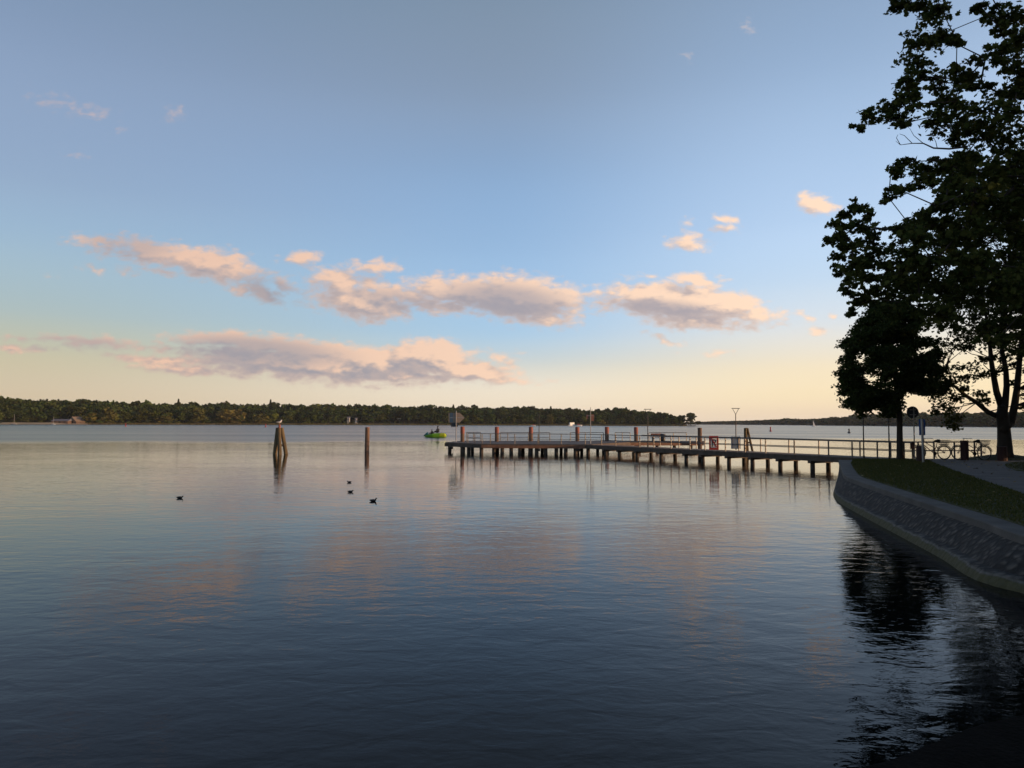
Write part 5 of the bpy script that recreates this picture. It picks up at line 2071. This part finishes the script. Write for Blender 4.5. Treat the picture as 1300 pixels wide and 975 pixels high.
# small round tree
T2 = np.random.default_rng(5)
base = at(1142.3, 584.3, GZ)
dm = base.y
hwt = [(385, 16), (400, 36), (420, 52), (437, 64), (456, 68), (485, 71), (506, 72), (518, 60), (526, 42)]
cl = []
for i in range(300):
    py = T2.uniform(388, 524)
    hw = 1.05 * interp(hwt, py) * (0.92 + 0.16 * T2.random())
    a, rr = T2.uniform(0, 6.283), math.sqrt(T2.random())
    px = 1133 + (py - 450) * 0.02 + hw * 0.93 * rr * math.cos(a)
    if px > 1141 and py > 496: continue
    dd = hw * 0.93 * rr * math.sin(a) * dm / F
    cl.append(ell(px, py, 10, 7, dm + dd, T2))
tr = [Vector((base.x, base.y, base.z - 0.1)), base + Vector((0, 0, 0.25)), base + Vector((0.02, 0, 1.4))] + [Vector((atd(x, y, dm))) for x, y in ((1142, 527), (1139, 500), (1135, 470), (1133, 440), (1132, 412))]
make_tree('small_tree', 'compact round crowned tree with a slim trunk at the landward end of the pier', 'tree', base, tr, [0.20, 0.155, 0.14, 0.13, 0.11, 0.085, 0.06, 0.03],
          cl, 0.125, 16, 70, 0.009, M['bark'], M['leaf_mid'], OVAL, T2, power=0.42, base_idx=3, step=0.5, jit=0.04)

# open crowned tree with the forked trunk
T3 = np.random.default_rng(9)
base = at(1276, 583.6, GZ)
dr = base.y
thin = [(1190, 505, 9, 6), (1200, 497, 9, 7), (1196, 515, 9, 6), (1207, 521, 9, 7), (1188, 522, 7, 5), (1206, 535, 9, 6), (1214, 529, 6, 5), (1211, 543, 6, 4), 
        (1214, 505, 7, 5), (1222, 492, 9, 6), (1208, 484, 9, 6), (1230, 480, 10, 7), (1218, 470, 11, 8), (1236, 468, 10, 8), (1204, 468, 10, 8), (1248, 478, 8, 5), (1252, 509, 5, 4), (1244, 500, 4, 3),
        (1262, 470, 8, 6), (1268, 455, 10, 7), (1250, 455, 12, 8), (1284, 462, 9, 6), (1299, 470, 9, 6), (1296, 517, 7, 4), (1302, 505, 8, 6), (1290, 487, 6, 4), (1284, 442, 11, 8), (1302, 440, 12, 9), (1268, 438, 12, 9)]
cl = [ell(x, y, rx, ry, dr + T3.uniform(-2, 2), T3) for x, y, rx, ry in thin]
for i in range(300):
    px, py = T3.uniform(1185, 1400), T3.uniform(250, 450)
    if ((px - 1285) / 115) ** 2 + ((py - 370) / 120) ** 2 > 1: continue
    cl.append(ell(px, py, 14, 10, dr + T3.uniform(-3.5, 3.5), T3))
for i in range(40):
    cl.append(ell(T3.uniform(1310, 1400), T3.uniform(420, 520), 11, 8, dr + T3.uniform(-3, 3), T3))
tr = [Vector((base.x, base.y, base.z - 0.1)), base + Vector((0, 0, 0.35)), base + Vector((0, 0, 0.9))] + [Vector(atd(x, y, dr)) for x, y in ((1274.5, 545), (1273, 530), (1271, 515))]
limbs = [[(1271, 515), (1265, 497), (1261, 475), (1258, 455), (1256, 427), (1250, 390), (1246, 350)],
         [(1273, 530), (1276, 513), (1278, 490), (1277, 470), (1272, 445), (1275, 400), (1280, 340), (1285, 280)],
         [(1274.5, 545), (1283, 537), (1288, 515), (1291, 494), (1295, 450), (1300, 410), (1310, 350)],
         [(1273, 530), (1264, 527.5), (1254, 523), (1240, 511), (1227, 503), (1208, 487), (1196, 476)]]
lr = [[.17, .15, .13, .11, .09, .06, .03], [.19, .16, .14, .12, .1, .08, .05, .03], [.2, .18, .17, .15, .12, .09, .05], [.17, .13, .12, .105, .09, .06, .035]]
bare = []
nodes_l = []
for L_, r_ in zip(limbs, lr):
    pp = [Vector(atd(x, y, dr + 0.4 * math.sin(x))) for x, y in L_]
    bare.append((pp, r_))
    nodes_l += pp[2:]
# limbs also serve the clumps: each clump grows from the nearest limb point
twigs = []
for c, r_ in cl:
    q = min(nodes_l, key=lambda n_: (n_ - c).length + 0.4 * max(0, n_.z - c.z))
    md_ = q.lerp(c, 0.5) + Vector(T3.normal(size=3)) * 0.12 + Vector((0, 0, 0.1))
    twigs.append(([q, md_, c], [0.03, 0.02, 0.01]))
root = thing('open_tree', 'open crowned tree with a thick forked trunk standing behind the bicycles', 'tree', base)
mb = MB()
mb.tube(tr, [0.52, 0.36, 0.32, 0.29, 0.28, 0.17], 12)
for pth, rr in bare:
    mb.tube(pth, rr, 8)
for pth, rr in twigs:
    mb.tube(pth, rr, 4, cap=False)
cen, siz = [], []
for c, r_ in cl:
    for s in range(9):
        d = T3.normal(size=3)
        d /= np.linalg.norm(d)
        o_ = np.array(c) + d * np.array(r_) * T3.random() ** 0.5
        mb.tube([c, Vector(o_)], [0.008, 0.004], 3, cap=False)
        kk = int(T3.integers(5, 12))
        e = T3.normal(size=(kk, 3)) * np.array((0.15, 0.15, 0.08))
        cen.append(o_ + e)
        siz.append(0.15 * (0.6 + 0.7 * T3.random(kk)))
mb.build('trunk', M['bark'], root, smooth=True)
cen, siz = np.concatenate(cen), np.concatenate(siz)
mesh_np('crown', leaves(cen, siz, MAPLE, 0.25, T3), len(MAPLE), M['leaf_thin'], root, root.location)

# the avenue goes on along the shore to the right of the picture: its trees shade the quay
src = bpy.data.objects['maple_tree']
for i, (x, y, s, a) in enumerate(((27, 30, 0.9, 1.1), (31, 17, 1.0, 2.3), (44, 24, 1.0, 3.7), (25, 8, 1.0, 0.4), (47, 8, 1.1, 5.0), (60, 30, 1.1, 2.0))):
    c = copy_tree(src)
    c.location = (x, y, GZ)
    c.rotation_euler = (0, 0, a)
    c.scale = (s, s, s)
    c['group'] = 'avenue trees beyond the right edge'
    c['label'] = 'large maple of the shore avenue beyond the right edge'

# tall shrub row, unseen, added to keep the low sun off the quay
TH = np.random.default_rng(31)
blocker0 = None
for i in range(13):
    t_ = i / 12
    x, y = 31 - 12 * t_ + TH.uniform(-.3, .3), 36.5 - 44 * t_
    if blocker0 is None:
        blocker0 = thing('shade_shrub', 'tall dense sun-blocking shrub added unseen past the right edge', 'shrub', (x, y, GZ), 0, 'added sun-blocking shrubs beyond the right edge')
        c = TH.normal(size=(5200, 3))
        c /= np.linalg.norm(c, axis=1, keepdims=True)
        c = c * (TH.random((5200, 1)) ** 0.4) * np.array((1.3, 2.3, 1.6)) + np.array((0, 0, 1.35))
        c[:, 2] = np.maximum(c[:, 2], 0.05)
        mesh_np('foliage', leaves(c, 0.19 * (0.7 + 0.6 * TH.random(5200)), OVAL, 0.2, TH), 6, M['leaf_mid'], blocker0)
        m = MB()
        for k in range(5):
            m.tube([(0.1 * k - 0.2, 0.2 * k - 0.4, -0.1), (0.2 * k - 0.4, 0.5 * k - 1, 1.4)], [0.05, 0.03], 5)
        m.build('stem', M['bark'], blocker0, local=True)
    else:
        c_ = copy_tree(blocker0)
        c_.location = (x, y, GZ)
        c_.rotation_euler = (0, 0, TH.uniform(-.3, .3))
        c_.scale = (1.1, 1.1, TH.uniform(1.5, 1.85))
